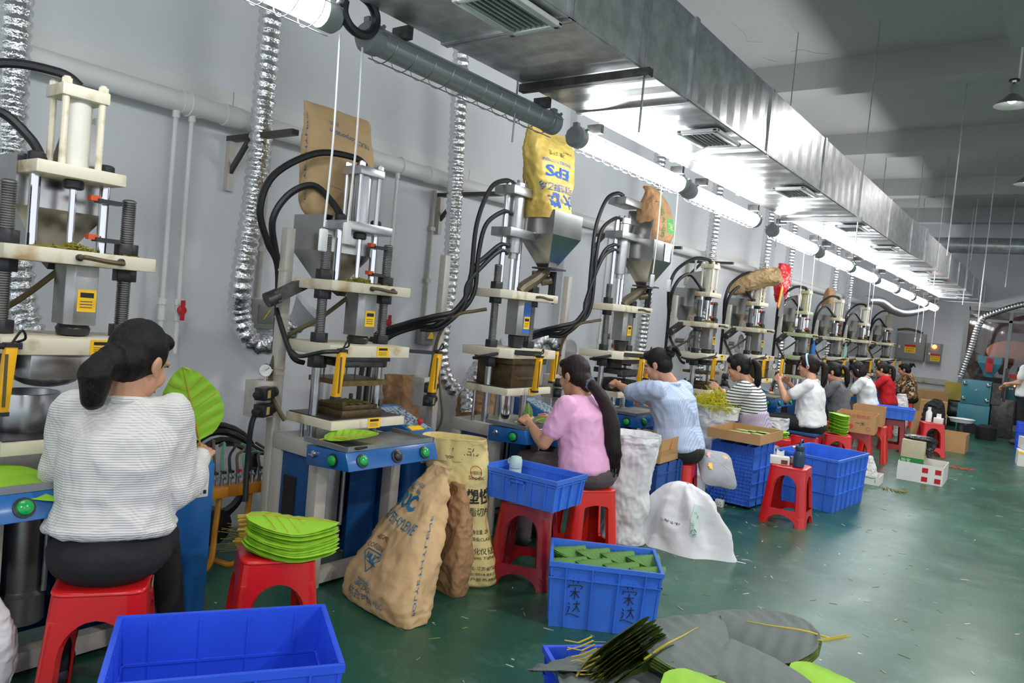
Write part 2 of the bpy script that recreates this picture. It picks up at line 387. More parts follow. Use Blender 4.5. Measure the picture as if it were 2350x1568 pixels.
# ------------------------------------------------------------------ ventilation duct
DL, DR, DZ, DT = -2.23, -1.6, 2.6, 3.0
duct = thing('ventilation_duct', 'long galvanised sheet metal air duct under the ceiling', 'duct', (0, 0, DZ))
def duct_section(m, y0, y1, L0, R0, L1, R1, nb=6, z0=0, h=DT-DZ, rise=0):
    N_ = nb*2; prev = None
    for i in range(N_+1):
        t = i/N_; y = y0+(y1-y0)*t; l = L0+(L1-L0)*t; r = R0+(R1-R0)*t; k = .004 if i % 2 else 0
        if i in (0, N_): k = 0
        zz = z0+rise*t
        mx = (l+r)/2; A = [m.pt(p) for p in ((l, y, zz), (mx, y, zz+k*1.6), (r, y, zz), (r-k*1.6, y, zz+h/2), (r, y, zz+h), (mx, y, zz+h), (l, y, zz+h), (l+k, y, zz+h/2))]
        if prev: m.skin(prev, A)
        else: m.face(A[::-1])
        prev = A
    m.face(prev)
    for y, l, r, zz in ((y0+.012, L0, R0, z0), (y1-.012, L1, R1, z0+rise)):
        m.box(l-.008, r+.008, y-.010, y+.010, zz-.008, zz+.004); m.box(r-.002, r+.008, y-.010, y+.010, zz, zz+h+.006); m.box(l-.008, l+.002, y-.010, y+.010, zz, zz+h+.006)
ys = [-1.25, -.05, 1.15, 2.33, 3.41, 4.58, 5.82, 7.05, 8.4, 9.75]
for i, (a, b) in enumerate(zip(ys, ys[1:])):
    m = MB(); duct_section(m, a, b, DL, DR, DL, DR); m.build('duct_section', m_galv, duct, sharp=2)
m = MB(); duct_section(m, 9.75, 10.45, DL, DR, DL, DR+.06, 2, rise=.0); m.build('duct_reducer', m_galv, duct, sharp=2)
y = 10.45
for i in range(7):
    m = MB(); duct_section(m, y, y+1.15, DL, DR+.06, DL, DR+.06, 5, h=.36); m.build('duct_section', m_galv, duct, sharp=2); y += 1.15
MB().bar((DR, -2, .012), (DR, 9.75, .012), .012, .012).build('corner_seam', m_galv, duct)
MB().bar((DL, -2, .012), (DL, 9.75, .012), .012, .012).build('corner_seam', m_galv, duct)
def hanger(y, label, dx=.08, rodlen=.12):
    t = thing('duct_hanger', label, 'hanger', (0, y, DZ))
    m = m_dsteel if y < 4 else m_alu
    MB().box(DL+.0, DR+(.06 if y < 10 else .12), -.02, .02, -.045, -.009).build('hanger_bar', m, t)
    for x in (DL-.025, DR+(.03 if y < 10 else .09)): MB().cyl((x, 0, -.28), (x, 0, ZC-DZ), .005, n=6).build('hanger_rod', m_steel, t)
hanger(2.88, 'dark steel bar carrying the duct with a rod hanging below it'); hanger(6.95, 'light steel bar carrying the duct near the third lamp')
hanger(.2, 'steel bar carrying the duct near the photographer'); hanger(11.2, 'steel bar carrying the duct over the grey shirt woman'); hanger(14.6, 'farthest steel bar carrying the duct')
for k, (x, y, z) in enumerate(((-1.0, 8.02, 2.4), (-.95, 11.0, 1.9), (-1.75, 10.9, 3.0), (-.2, 10.95, 2.3), (-1.4, 13.95, 3), (-.9, 14, 2.6))):
    tag(MB().cyl((x, y, z), (x, y, ZC), .006, n=6).build('threaded_rod', m_steel), ('nearest thin steel rod hanging from the ceiling right of the duct', 'long thin steel rod hanging from the second ceiling beam', 'short thin steel rod close above the duct at the second beam', 'rightmost thin steel rod hanging from the ceiling', 'far thin steel rod close to the duct', 'farthest thin steel rod hanging over the aisle')[k], 'rod', 'ceiling rods')
def vent(y, label, l=.36, x0=-1.86, x1=-1.62):
    t = thing('air_vent', label, 'vent', ((x0+x1)/2, y, DZ))
    w = (x1-x0)/2
    m = MB()
    for a in ((-w, -w+.035, 0, l), (w-.035, w, 0, l), (-w, w, 0, .035), (-w, w, l-.035, l)): m.box(a[0], a[1], a[2], a[3], -.035, -.012)
    m.build('vent_frame', m_white, t, bevel=.008)
    MB().box(-w+.03, w-.03, .03, l-.03, -.014, -.010).build('vent_opening', m_ink, t)
    n = 7
    for k in range(n):
        xx = -w+.045+(2*w-.09)*k/(n-1)
        MB().bar((xx, .035, -.022), (xx, l-.035, -.022), .003, .016, up=(.4, 0, 1)).build('slat', m_alu, t)
for y, lb in ((1.95, 'nearest air vent in the duct underside at the top of the picture'), (3.84, 'second air vent in the duct underside above the first lit lamp'), (5.5, 'third air vent in the duct underside'), (7.35, 'fourth air vent in the duct underside beyond the steel bar'), (8.9, 'fifth air vent in the duct underside before the reducer'), (11.4, 'sixth air vent in the duct underside'), (13.1, 'seventh air vent in the duct underside'), (15.0, 'eighth air vent in the duct underside'), (16.6, 'farthest air vent in the duct underside')): vent(y, lb)
t = MB().cyl((-4, 15.5, 3.43), (11, 15.5, 3.43), .14, n=28).build('round_air_pipe', m_galv)
tag(t, 'dark round metal air pipe crossing under the far ceiling', 'pipe')

# ------------------------------------------------------------------ lamps
m_lit = mat('lit_tube', (1, 1, 1), .4, emit=(.93, .97, 1, LAMP_STRENGTH))
m_capg = mat('lamp_cap_grey', sC(150, 152, 152), .5)
m_clear = glass_mat(); m_clear.name = 'clear_lamp_tube'
def _haze():
    N = m_clear.node_tree.nodes; L = m_clear.node_tree.links; o = N['Material Output']; src = o.inputs[0].links[0].from_socket; d = N.new('ShaderNodeBsdfDiffuse'); d.inputs[0].default_value = (.8, .82, .83, 1); x = N.new('ShaderNodeMixShader'); x.inputs[0].default_value = .32; L.new(src, x.inputs[1]); L.new(d.outputs[0], x.inputs[2]); L.new(x.outputs[0], o.inputs[0])
_haze()
LX = -2.28
def lamp(y0, y1, z, label, lit=True):
    t = thing('tube_lamp', label, 'lamp', (LX, y0, z), 0, 'caged tube lamps under the duct')
    L = y1-y0; r = .054
    for yy, d in ((0, 1), (L, -1)):
        MB().lathe([(.012, -.022), (.045, -.018), (.06, 0), (.06, .05), (r+.004, .06)], 20, (0, yy, 0), (0, d, 0)).cbox((0, yy+.01*d, .06), (.03, .03, .03)).build('end_cap', m_capg, t)
        for s in (-1, 1): MB().cyl((s*.05, yy+.03*d, .03), (s*.068, yy+.03*d, .04), .008, n=6).build('cap_lug', m_capg, t)
        h = MB().bar((0, yy+.16*d, .05), (0, yy+.16*d, DZ-z-.012), .012).build('hanger_clamp', m_dsteel, t)
        MB().cbox((.03, yy+.16*d, DZ-z-.035), (.09, .03, .05)).build('clamp_block', m_dsteel, h)
    if lit: MB().cyl((0, .05, 0), (0, L-.05, 0), r, n=20).build('lit_tube', m_lit, t)
    else:
        MB().cyl((0, .05, 0), (0, L-.05, 0), r, n=24, caps=False).build('clear_tube', m_clear, t)
        MB().cyl((0, .06, .005), (0, L-.06, .005), .013, n=10).build('inner_tube', m_white, t)
        g = MB(); g.grid(lambda u, v: (.043*cos(pi*(.12+.76*u)), .06+v*(L-.12), .043*sin(pi*(.12+.76*u))), 10, 1); g.build('reflector', m_white, t)
    R = r+.022; n = int(L/.11)
    cg = MB()
    for k in range(n):
        yy = .1+(L-.2)*k/(n-1); cg.tube([(R*cos(a), yy+.012*sin(a), R*sin(a)) for a in [pi*.93+pi*1.14*q/14 for q in range(15)]], .0022, 5)
    for a in (pi*.95, pi*1.5, pi*2.05): cg.tube([(R*cos(a), .02, R*sin(a)), (R*cos(a), L-.02, R*sin(a))], .0025, 5)
    cg.build('wire_cage', m_capg if lit else m_steel, t)
    return t
LAMPS = [(.35, 1.78), (1.94, 3.25), (3.46, 4.88), (4.98, 6.42), (6.87, 8.3), (8.48, 9.9), (9.98, 11.4), (11.55, 12.95), (13.1, 14.5), (14.65, 16.0), (16.15, 17.5)]
LN = ['lit caged tube lamp cut off by the top edge of the picture', 'unlit clear tube lamp with a wire spiral cage near the brown paper bag', 'lit tube lamp above the yellow sack', 'lit tube lamp above the green lettered bag', 'lit tube lamp above the striped shirt woman', 'fourth lit tube lamp after the unlit one', 'fifth lit tube lamp after the unlit one', 'sixth lit tube lamp after the unlit one', 'seventh lit tube lamp after the unlit one', 'eighth lit tube lamp after the unlit one', 'farthest lit tube lamp under the duct']
for i, (a, b) in enumerate(LAMPS): lamp(a, b, 2.505-.0085*(a-1.9), LN[i], i != 1)
t = MB().tube(smooth_path([(LX+.05, 1.86+.08*sin(a), 2.55+.07*cos(a)) for a in [2*pi*k/10 for k in range(9)]]), .018, 8).build('cable_loop', m_blackp); tag(t, 'loop of thick black cable beside the unlit tube lamp', 'cable')
def pull_cord(y, z0, z1, label):
    t = thing('pull_cord', label, 'pull cord', (LX+.02, y, z1), 0, 'pull cords below the lamps')
    MB().tube(smooth_path([(0, .0, z0-z1), (.004, .006, (z0-z1)*.5), (0, 0, .05)], 5), .0042, 6).build('cord', m_white, t)
    MB().cbox((0, 0, 0), (.02, .032, .085)).build('switch', m_white, t, bevel=.006)
for y, z0, z1, lb in ((1.80, 2.46, 1.70, 'left of the two white pull cords in front of the brown paper bag'), (1.91, 2.45, 1.74, 'right of the two white pull cords in front of the brown paper bag'), (4.53, 2.42, 1.79, 'left of the two white pull cords in front of the green lettered bag'), (4.79, 2.42, 1.78, 'right of the two white pull cords in front of the green lettered bag'), (7.88, 2.42, 1.66, 'white pull cord left of the pale green press cylinder'), (8.28, 2.4, 1.66, 'white pull cord in front of the pale green press cylinder'), (11.1, 2.38, 1.67, 'white pull cord over the green collar woman'), (11.35, 2.38, 1.66, 'second white pull cord over the green collar woman'), (15.3, 2.34, 1.67, 'white pull cord in front of the large grey cabinet'), (15.9, 2.34, 1.67, 'white pull cord in front of the gap between the two cabinets'), (17.4, 2.34, 1.60, 'farthest white pull cord')): pull_cord(y, z0, z1, lb)
# pendant lamps over the aisle; the rows go on over the rest of the hall
def pendant(x, y, z, label, grp='pendant lamps over the aisle'):
    t = thing('pendant_lamp', label, 'lamp', (x, y, z), 0, grp)
    MB().lathe([(.02, .17), (.032, .165), (.034, .09), (.05, .075), (.135, .0), (.132, -.004), (.048, .068), (.02, .08)], 28, cap=False).build('lamp_shade', m_alu, t)
    MB().lathe([(.012, .16), (.012, .19), (.04, .2), (.04, .215), (.01, .22)], 14).build('cap', m_blackp, t)
    MB().cyl((.03, 0, .2), (.03, 0, ZC-z), .008, n=8).build('stem', m_white, t)
    MB().ell((0, 0, .055), (.04, .04, .04)).build('bulb', m_lit_b, t)
    ld = bpy.data.lights.new('pendant_light', 'SPOT'); ld.energy = PENDANT_WATT; ld.spot_size = radians(165); ld.spot_blend = .6; ld.shadow_soft_size = .12; ld.color = (1, .98, .95)
    lo = bpy.data.objects.new('pendant_light', ld); COL.objects.link(lo); lo.parent = t; lo.location = (0, 0, -.03)
m_lit_b = mat('lit_bulb', (1, 1, 1), .4, emit=(1, .99, .95, 30))
pendant(-.59, 7.5, 3.62, 'round shaded pendant lamp at the upper right')
pendant(-.66, 11.6, 3.75, 'second pendant lamp cut by the right edge of the picture')
for x, y in ((1.2, -1.2), (1.2, 3.2), (3.9, .8), (3.9, 5.4), (3.9, 10.5)): pendant(x, y, 3.62, 'pendant lamp of the next aisles outside the picture', 'pendant lamps of the next aisles')

for pts in ([(-2.72, 6.5), (-2.70, 6.8), (-2.74, 6.98), (-2.62, 7.05)], [(-2.46, 7.4), (-2.34, 7.38), (-2.26, 7.5), (-2.15, 7.58)], [(-2.75, 7.45), (-2.66, 7.62)]):
    o = MB().tube(smooth_path([(x, y, ZC-.001) for x, y in pts], 4), .003, 5).build('paint_crack', m_capg, ceil)
# ------------------------------------------------------------------ the presses along the wall
XM = -3.1
def P(parent, name, key, fn, m, loc=(0, 0, 0), bevel=0, rot=None, **k):
    return link(name, cached(key+'|'+m.name, fn, bevel, **k), m, parent, loc, rot)
def hexnut(m, r=.045, h=.05):
    m.prism([(r*cos(pi/3*k), r*sin(pi/3*k)) for k in range(6)], 0, h)
def thread(L):
    def f(m):
        n = int(L/.009); pr = [(.020, -.001), (.026, 0)]
        for k in range(n): pr += [(.0265, .009*k+.002), (.0225, .009*k+.0055), (.0265, .009*k+.009)]
        pr += [(.0265, L), (.02, L+.006)]
        m.lathe(pr, 14)
    return f
def yellow_label(t, loc, w=.085, h=.055, normal='x'):
    s = P(t, 'warning_label', 'ylab%.3f' % w, lambda m: m.box(0, .0015, -w/2, w/2, -h/2, h/2), m_yellow, loc)
    P(s, 'label_bar', 'ylabb%.3f' % w, lambda m: m.box(.0015, .0022, -w*.36, w*.36, h*.14, h*.36), m_ink, (0, 0, 0))
    P(s, 'label_print', 'ylabp%.3f' % w, lambda m: [m.box(.0015, .002, -w*.36, w*.3, -h*(.06+.13*k), -h*(.02+.13*k)) for k in range(3)], m_hoseg, (0, 0, 0))
    return s
def hose(t, pts, r=.018, m=None, n=8, name='hydraulic_hose'):
    h = MB().tube(smooth_path(pts, 7), r, n).build(name, m or m_black, t)
    return h
def light_bar(t, y, x=.24, z1=1.23, tilt=.035, arm=True):
    b = MB().bar((x, y, z1), (x-.0, y-tilt*.5, z1-.235), .036, .034, up=(1, 0, 0)).build('light_curtain', m_ybar, t, bevel=.003)
    for zz in (z1, z1-.235):
        MB().cbox((x, y-(0 if zz == z1 else tilt*.5), zz), (.038, .04, .014)).build('end_block', m_blackp, b)
    MB().box(x+.017, x+.0195, y-.013-tilt*.25, y-.003-tilt*.25, z1-.21, z1-.03).build('lens_strip', m_red if False else m_hoseg, b)
    MB().tube(smooth_path([(x, y, z1), (x, y+.03, z1+.05), (x-.01, y+.045, z1+.02), (x-.06, y+.02, z1+.0)], 6), .0045, 6).build('cable', m_black, b)
    return b
def press_a(yc, label, ram=.845, cream=None, full=True, rbar=True, hop=True, mould='flat', upper=None):
    cr = cream or m_cream; cu = upper or cr
    t = thing('moulding_press', label, 'press', (XM, yc, 0), 0, 'hydraulic moulding presses along the wall')
    # base
    P(t, 'table_top', 'a_top', lambda m: m.box(-.22, .16, -.285, .30, .665, .745), m_frame, bevel=.004)
    for x, y in ((-.185, -.25), (.125, -.25), (-.185, .265), (.125, .265)): P(t, 'leg', 'a_leg', lambda m: m.box(-.035, .035, -.035, .035, 0, .665), m_frame, (x, y, 0), bevel=.003)
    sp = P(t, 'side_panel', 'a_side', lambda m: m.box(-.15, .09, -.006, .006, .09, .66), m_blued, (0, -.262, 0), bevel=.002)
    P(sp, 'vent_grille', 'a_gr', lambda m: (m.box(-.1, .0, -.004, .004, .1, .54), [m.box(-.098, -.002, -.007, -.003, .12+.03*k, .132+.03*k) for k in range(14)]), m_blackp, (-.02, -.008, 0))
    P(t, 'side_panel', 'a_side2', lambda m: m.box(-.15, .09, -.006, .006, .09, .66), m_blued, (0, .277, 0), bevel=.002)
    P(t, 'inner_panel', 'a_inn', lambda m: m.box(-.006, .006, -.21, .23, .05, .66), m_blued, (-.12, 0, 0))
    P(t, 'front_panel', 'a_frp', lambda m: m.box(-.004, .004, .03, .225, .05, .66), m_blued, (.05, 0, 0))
    P(t, 'base_rail', 'a_rail', lambda m: m.box(-.03, .03, -.215, .23, .02, .09), m_frame, (.125, 0, 0))
    P(t, 'lift_cylinder', 'a_lift', lambda m: (m.lathe([(.02, .16), (.085, .165), (.085, .27), (.07, .28), (.066, .285), (.066, .66)], 22), m.cyl((.06, .06, .28), (.06, .06, .66), .01)), m_alu, (.02, -.1, 0))
    # control panel with tray
    cp = P(t, 'control_panel', 'a_cp', lambda m: m.prism([(.155, .755), (.44, .765), (.475, .68), (.155, .655)], -.36, .26, 'y'), m_bluep, bevel=.004)
    P(t, 'tray', 'a_tray', lambda m: (m.box(.12, .43, -.35, .25, .768, .772), m.box(.424, .436, -.355, .255, .766, .79), m.box(.12, .436, -.355, -.343, .766, .79), m.box(.12, .436, .243, .255, .766, .79)), m_alu)
    def btn(m): m.lathe([(.022, 0), (.026, .004), (.024, .016), (.016, .022), (.003, .024)], 18)
    def brg(m): m.lathe([(.034, 0), (.034, .005), (.024, .007), (.022, 0)], 18, cap=False)
    rf = (0, radians(67), 0)
    for y, mm in ((-.27, m_green), (-.04, m_blackp), (.16, m_green)):
        r_ = P(cp, 'button_ring', 'brg', brg, m_blackp, (.460, y, .722), rot=rf); P(cp, 'button', 'btn', btn, mm, (.460, y, .722), rot=rf)
    P(cp, 'button_ring', 'brg', brg, m_blackp, (.36, -.362, .715), rot=(radians(90), 0, 0)); P(cp, 'button', 'btn', btn, m_green, (.36, -.362, .715), rot=(radians(90), 0, 0))
    P(cp, 'key_switch', 'key', lambda m: (m.lathe([(.018, 0), (.018, .008), (.012, .012)], 14), m.cbox((0, 0, .02), (.03, .006, .012))), m_chrome, (.22, -.362, .72), rot=(radians(90), 0, 0))
    # control cabinet
    cc = P(t, 'control_cabinet', 'a_cc', lambda m: m.prism([(-.17, .05), (.26, .05), (.26, .74), (.2, .765), (-.12, .87), (-.17, .87)], .335, .525, 'y'), m_bluep, bevel=.004)
    kp = P(cc, 'keypad', 'a_kp', lambda m: m.bar((.17, .43, .7765), (-.1, .43, .865), .165, .004), mat('keypad_grey', sC(150, 170, 180), .35, var=.6, vscale=60, col2=sC(60, 70, 80), thr=(.45, .5)))
    P(cc, 'stop_button', 'a_sb', lambda m: m.lathe([(.01, 0), (.01, .02), (.02, .022), (.018, .035)], 14), m_red, (.12, .47, .79))
    yl = P(cc, 'keypad_sticker', 'a_ks', lambda m: m.bar((.175, .4, .776), (.135, .4, .789), .1, .006), m_yellow)
    for y in (.38, .47): 
        s_ = P(cc, 'switch_plate', 'a_sw', lambda m: m.box(0, .006, -.028, .028, -.05, .05), m_white, (.26, y, .655), bevel=.002)
        P(s_, 'switch_print', 'a_swp', lambda m: [m.box(.006, .0068, -.018, .018, .012+.012*k, .018+.012*k) for k in range(3)]+[m.box(.006, .012, -.016, -.006, -.035, -.02), m.box(.006, .012, .006, .016, -.035, -.02)], m_ink)
    # columns and plates
    for y in (-.215, .215):
        c = P(t, 'column', 'a_col', lambda m: m.cyl((0, 0, .745), (0, 0, 1.14), .0245, n=18), m_steel, (0, y, 0))
        P(c, 'threaded_length', 'a_th1', thread(.68), m_thread, (0, 0, 1.12))
        for z in (1.25, 1.475, 1.577): P(c, 'nut', 'a_nut', hexnut, m_blackp, (0, 0, z), bevel=.003)
        P(c, 'nut', 'a_nutb', lambda m: hexnut(m, .05, .07), m_blackp, (0, 0, 1.12), bevel=.003)
    def plate(z0, z1, x0=-.19, x1=.19, yy=.26): return lambda m: m.prism([(x0, -yy+.0), (x1-.04, -yy), (x1, -yy+.05), (x1, yy), (x0, yy)], z0, z1)
    P(t, 'upper_plate', 'a_up', plate(1.522, 1.575, x1=.16), cr, bevel=.004)
    P(t, 'middle_plate', 'a_mp', plate(1.19, 1.25), cr, bevel=.004)
    P(t, 'lower_plate', 'a_lp', lambda m: m.box(-.17, .2, -.255, .255, -.025, .022), cr, (0, 0, ram), bevel=.004)
    P(t, 'lower_plate_top', 'a_lpt', lambda m: m.box(-.16, .18, -.245, .245, 0, .004), m_dsteel, (0, 0, ram+.023))
    P(t, 'ram', 'a_ram%.2f' % ram, lambda m: m.cyl((0, 0, .74), (0, 0, ram-.02), .045, n=20), m_chrome, (-.02, .0, 0))
    P(t, 'guide_rod', 'a_gd%.2f' % ram, lambda m: m.cyl((0, 0, .74), (0, 0, ram-.02), .011), m_steel, (-.06, -.23, 0))
    yellow_label(t, (.191, .06, 1.222)); yellow_label(t, (.201, .03, ram))
    ph = P(t, 'plate_handle', 'a_ph', lambda m: m.tube(smooth_path([(.16, -.03, 1.55), (.2, -.02, 1.552), (.205, .05, 1.545), (.2, .11, 1.543), (.16, .12, 1.545)]), .009, 8), m_hoseg)
    P(ph, 'handle_stud', 'a_phs', lambda m: [m.lathe([(.013, 0), (.013, .012), (.004, .016)], 10, (.16, y, 1.55), (1, 0, 0)) for y in (-.03, .12)], m_blackp)
    # injection barrel
    ib = P(t, 'injection_barrel', 'a_ib', lambda m: m.prism([(-.06, -.055), (.04, -.055), (.065, -.03), (.065, .055), (-.06, .055)], 1.295, 1.522), m_alu, (.03, .02, 0), bevel=.004)
    P(ib, 'nozzle', 'a_nz', lambda m: m.lathe([(.03, 1.25), (.055, 1.255), (.06, 1.28), (.05, 1.297)], 18), m_blackp)
    yellow_label(ib, (.0655, .015, 1.39), .068, .085)
    # upper stand
    for y in (-.125, .125): P(t, 'chrome_rod', 'a_cr', lambda m: m.cyl((0, 0, 1.575), (0, 0, 1.86), .019, n=16), m_chrome, (-.02, y, 0))
    P(t, 'cylinder_mount', 'a_cm', lambda m: m.box(-.1, .08, -.16, .16, 1.845, 1.892), cu, bevel=.004)
    for y in (-.125, .125): P(t, 'mount_nut', 'a_mn', lambda m: m.lathe([(.028, 0), (.03, .004), (.03, .03), (.022, .036)], 14), m_blackp, (-.02, y, 1.892))
    cy = P(t, 'hydraulic_cylinder', 'a_cy', lambda m: m.lathe([(.048, 1.892), (.048, 2.15)], 26), upper if upper else mat('cylinder_paint', sC(222, 219, 208), .3, var=.2, vscale=6, col2=sC(190, 160, 110), thr=(.3, .4)) if cr is not m_cream_green else m_cream_green, (-.01, 0, 0))
    P(cy, 'cylinder_head', 'a_ch', lambda m: m.box(-.075, .075, -.085, .085, 2.145, 2.19), cu, bevel=.004)
    for x in (-.055, .055):
        for y in (-.065, .065):
            P(cy, 'tie_rod', 'a_tr', lambda m: (m.cyl((0, 0, 1.89), (0, 0, 2.215), .0125, n=10), m.cyl((0, 0, 2.19), (0, 0, 2.208), .019, n=6)), upper or m_cream, (x, y, 0))
    P(t, 'piston_rod', 'a_pr', lambda m: m.cyl((0, 0, 1.57), (0, 0, 1.85), .013, n=12), m_chrome)
    P(t, 'rod_gland', 'a_rg', lambda m: m.lathe([(.03, 0), (.036, .005), (.036, .03), (.03, .034)], 16), m_blackp, (0, 0, 1.81))
    for z in (1.63, 1.78):
        ls = P(t, 'limit_switch', 'a_ls', lambda m: m.box(-.015, .03, -.03, .06, -.008, .008), m_blackp, (.02, .105, z)); P(ls, 'switch_tip', 'a_lt', lambda m: m.box(-.01, .02, -.055, -.02, -.002, .018), m_orange)
    sc = MB(); R_ = random.Random(int(yc*10))
    for k in range(70):
        a = R_.uniform(0, 2*pi); d = abs(R_.gauss(0, .055)); x, y = d*cos(a)+.02, d*sin(a)*1.3; h = .03*math.exp(-d*d/.004)
        sc.tube([(x+R_.uniform(-.02, .02), y+R_.uniform(-.02, .02), 1.578+h*R_.random()) for _ in range(3)], .0035, 4)
    s = sc.build('plastic_scrap', mat('olive_scrap', sC(140, 132, 40), .6, var=.3), t); s['kind'] = 'stuff'
    # hopper
    if hop:
        ho = P(t, 'hopper', 'a_ho', hopper_mesh(.27, .33, .19, .18, .05), m_hopper, (-.22, 0, 1.55), sharp=20)
        P(ho, 'back_sheet', 'a_bs', lambda m: m.prism([(-.13, .0), (.1, .0), (.06, .22), (-.05, .2)], .13, .136, 'y'), m_hopper, (0, 0, .36))
        P(ho, 'back_sheet', 'a_bs2', lambda m: m.prism([(-.05, .0), (.12, .0), (.12, .17), (.0, .2)], -.003, .003, 'x'), m_hopper, (.13, 0, .36))
        P(ho, 'chute', 'a_chute', lambda m: m.bar((.0, 0, .02), (.12, .0, -.03), .06, .05), m_dsteel)
    # post, valves, gauge
    po = P(t, 'post', 'a_post', lambda m: m.box(-.026, .026, -.026, .026, 0, 1.83), m_frame, (-.25, -.27, 0), bevel=.003)
    [P(po, 'cable_tie', 'a_tie', lambda m: m.box(-.028, .028, -.028, .028, 0, .012), mat('tie_plastic', sC(200, 190, 165), .4), (0, 0, z)) for z in (.8, .825, 1.05, 1.08, 1.35, 1.6)]
    if full:
        P(t, 'motor', 'a_motor', lambda m: (m.bar((-.2, -.36, 1.46), (-.16, -.22, 1.545), .06, .06), m.cyl((-.21, -.40, 1.44), (-.2, -.34, 1.47), .04)), m_dsteel)
        vb = P(t, 'valve_block', 'a_vb', lambda m: m.box(-.31, -.2, -.42, -.3, .83, 1.02), m_frame, bevel=.004)
        for z in (.965, .88):
            v = P(vb, 'solenoid_valve', 'a_sv', lambda m: (m.box(-.03, .03, -.055, .05, -.032, .032), m.cyl((0, .05, 0), (0, .1, 0), .03), m.cyl((0, -.1, 0), (0, -.05, 0), .018)), m_blackp, (-.16, -.40, z), rot=(0, 0, .5), bevel=.003)
            P(v, 'valve_plate', 'a_vp', lambda m: m.box(.03, .032, -.03, .0, -.02, .02), mat('tan_plate', sC(190, 165, 110), .5))
        g = P(vb, 'pressure_gauge', 'a_pg', lambda m: (m.lathe([(.012, -.02), (.034, -.018), (.036, .008), (.032, .012), (.03, .008)], 22, axis=(.75, -.66, 0)), m.cyl((0, 0, -.06), (0, 0, -.03), .009)), m_chrome, (-.24, -.35, 1.075))
        P(g, 'dial', 'a_dial', lambda m: m.lathe([(.031, .008), (.031, .0085)], 22, axis=(.75, -.66, 0)), m_white)
        P(g, 'needle', 'a_need', lambda m: m.bar((.0072, -.0062, .0), (.019, .006, .015), .003, .002), m_ink)
        light_bar(t, -.26)
        if rbar: light_bar(t, .44, tilt=.05)
        P(t, 'bar_arm', 'a_arm%d' % rbar, lambda m: (m.tube(smooth_path([(-.1, -.3, 1.19), (.05, -.36, 1.18), (.18, -.33, 1.215), (.24, -.27, 1.225)]), .011, 7), m.bar((.1, .26, 1.225), (.23, .43, 1.225) if rbar else (.12, .27, 1.225), .012, .02), m.bar((.12, -.2, 1.225), (.24, -.24, 1.225), .03, .02)), m_blackp)
        hose(t, [(0, -.0, 2.2), (-.02, -.07, 2.235), (-.1, -.25, 2.22), (-.2, -.42, 2.08), (-.24, -.46, 1.9), (-.27, -.38, 1.74), (-.30, -.28, 1.6), (-.31, -.25, 1.2)])
        hose(t, [(-.03, -.1, 1.9), (-.08, -.13, 1.98), (-.14, -.22, 2.06), (-.2, -.32, 2.0), (-.24, -.38, 1.86), (-.28, -.32, 1.7), (-.30, -.25, 1.55), (-.31, -.23, 1.2)])
        hose(t, [(-.26, -.3, 1.4), (-.2, -.3, 1.3), (-.12, -.28, 1.16), (-.1, -.22, 1.13)], .014)
        hose(t, [(-.02, -.02, 1.5), (-.14, -.12, 1.36), (-.24, -.24, 1.25), (-.26, -.3, 1.1), (-.2, -.33, .95), (-.14, -.28, .82)], .012, m_hoseg)
        hose(t, [(-.2, -.42, .86), (-.2, -.44, .78), (-.22, -.43, .6), (-.2, -.44, .4)], .014)
        MB().lathe([(.018, 0), (.024, .01), (.018, .03)], 10, (0, -.02, 2.19), (0, -1, .2)).build('hose_fitting', m_hoseg, t)
    # moulds
    if mould == 'flat':
        P(t, 'upper_mould', 'a_um', lambda m: (m.box(-.13, .15, -.16, .16, 1.165, 1.19), m.box(-.12, .12, -.14, .14, 1.13, 1.165)), m_dsteel, bevel=.003)
        P(t, 'mould_plate', 'a_ump', lambda m: (m.box(-.14, .14, -.15, .16, 1.035, 1.062), [m.cyl((x, y, 1.06), (x, y, 1.14), .004, n=6) for x in (-.08, .1) for y in (-.1, .12)]), mat('brass_mould', sC(130, 110, 70), .4, .7, var=.3, vscale=20))
        lm = P(t, 'lower_mould', 'a_lm', lambda m: (m.box(-.12, .14, -.14, .14, 0, .035), m.box(-.1, .12, -.12, .12, .035, .06), [m.cyl((x, y, .05), (x, y, .085), .012, n=8) for x in (-.11, .13) for y in (-.13, .13)]), mat('brown_mould', sC(105, 88, 62), .45, .6, var=.4, vscale=16, bump=.3), (0, 0, ram+.025), bevel=.003)
        P(lm, 'mould_cavity', 'a_lmc', lambda m: m.grid(lambda u, v: (-.09+.2*u, -.11+.22*v, .061+.006*sin(u*30)*sin(v*26)), 20, 20), mat('mould_cavity_olive', sC(128, 118, 62), .5, .3, var=.4, vscale=40))
    elif mould == 'closed':
        P(t, 'mould', 'a_mc%.2f' % ram, lambda m: (m.box(-.14, .16, -.17, .17, ram+.025, 1.19), m.box(-.15, .17, -.16, .16, 1.08, 1.1)), mat('brown_mould', sC(105, 88, 62), .45), bevel=.003)
    elif mould == 'block':
        P(t, 'upper_mould', 'a_ub', lambda m: (m.box(-.13, .17, -.17, .2, 1.10, 1.19), m.ell((.0, -.05, 1.1), (.1, .12, .05)), m.box(.17, .18, .0, .12, 1.115, 1.165)), m_steel, bevel=.003)
        P(t, 'lower_mould', 'a_lb', lambda m: (m.box(-.05, .18, -.03, .17, ram+.02, ram+.15), m.lathe([(.1, ram+.02), (.11, ram+.05), (.11, ram+.17), (.1, ram+.17), (.09, ram+.08)], 26, (-.03, -.1, 0))), m_steel, bevel=.003)
    return t
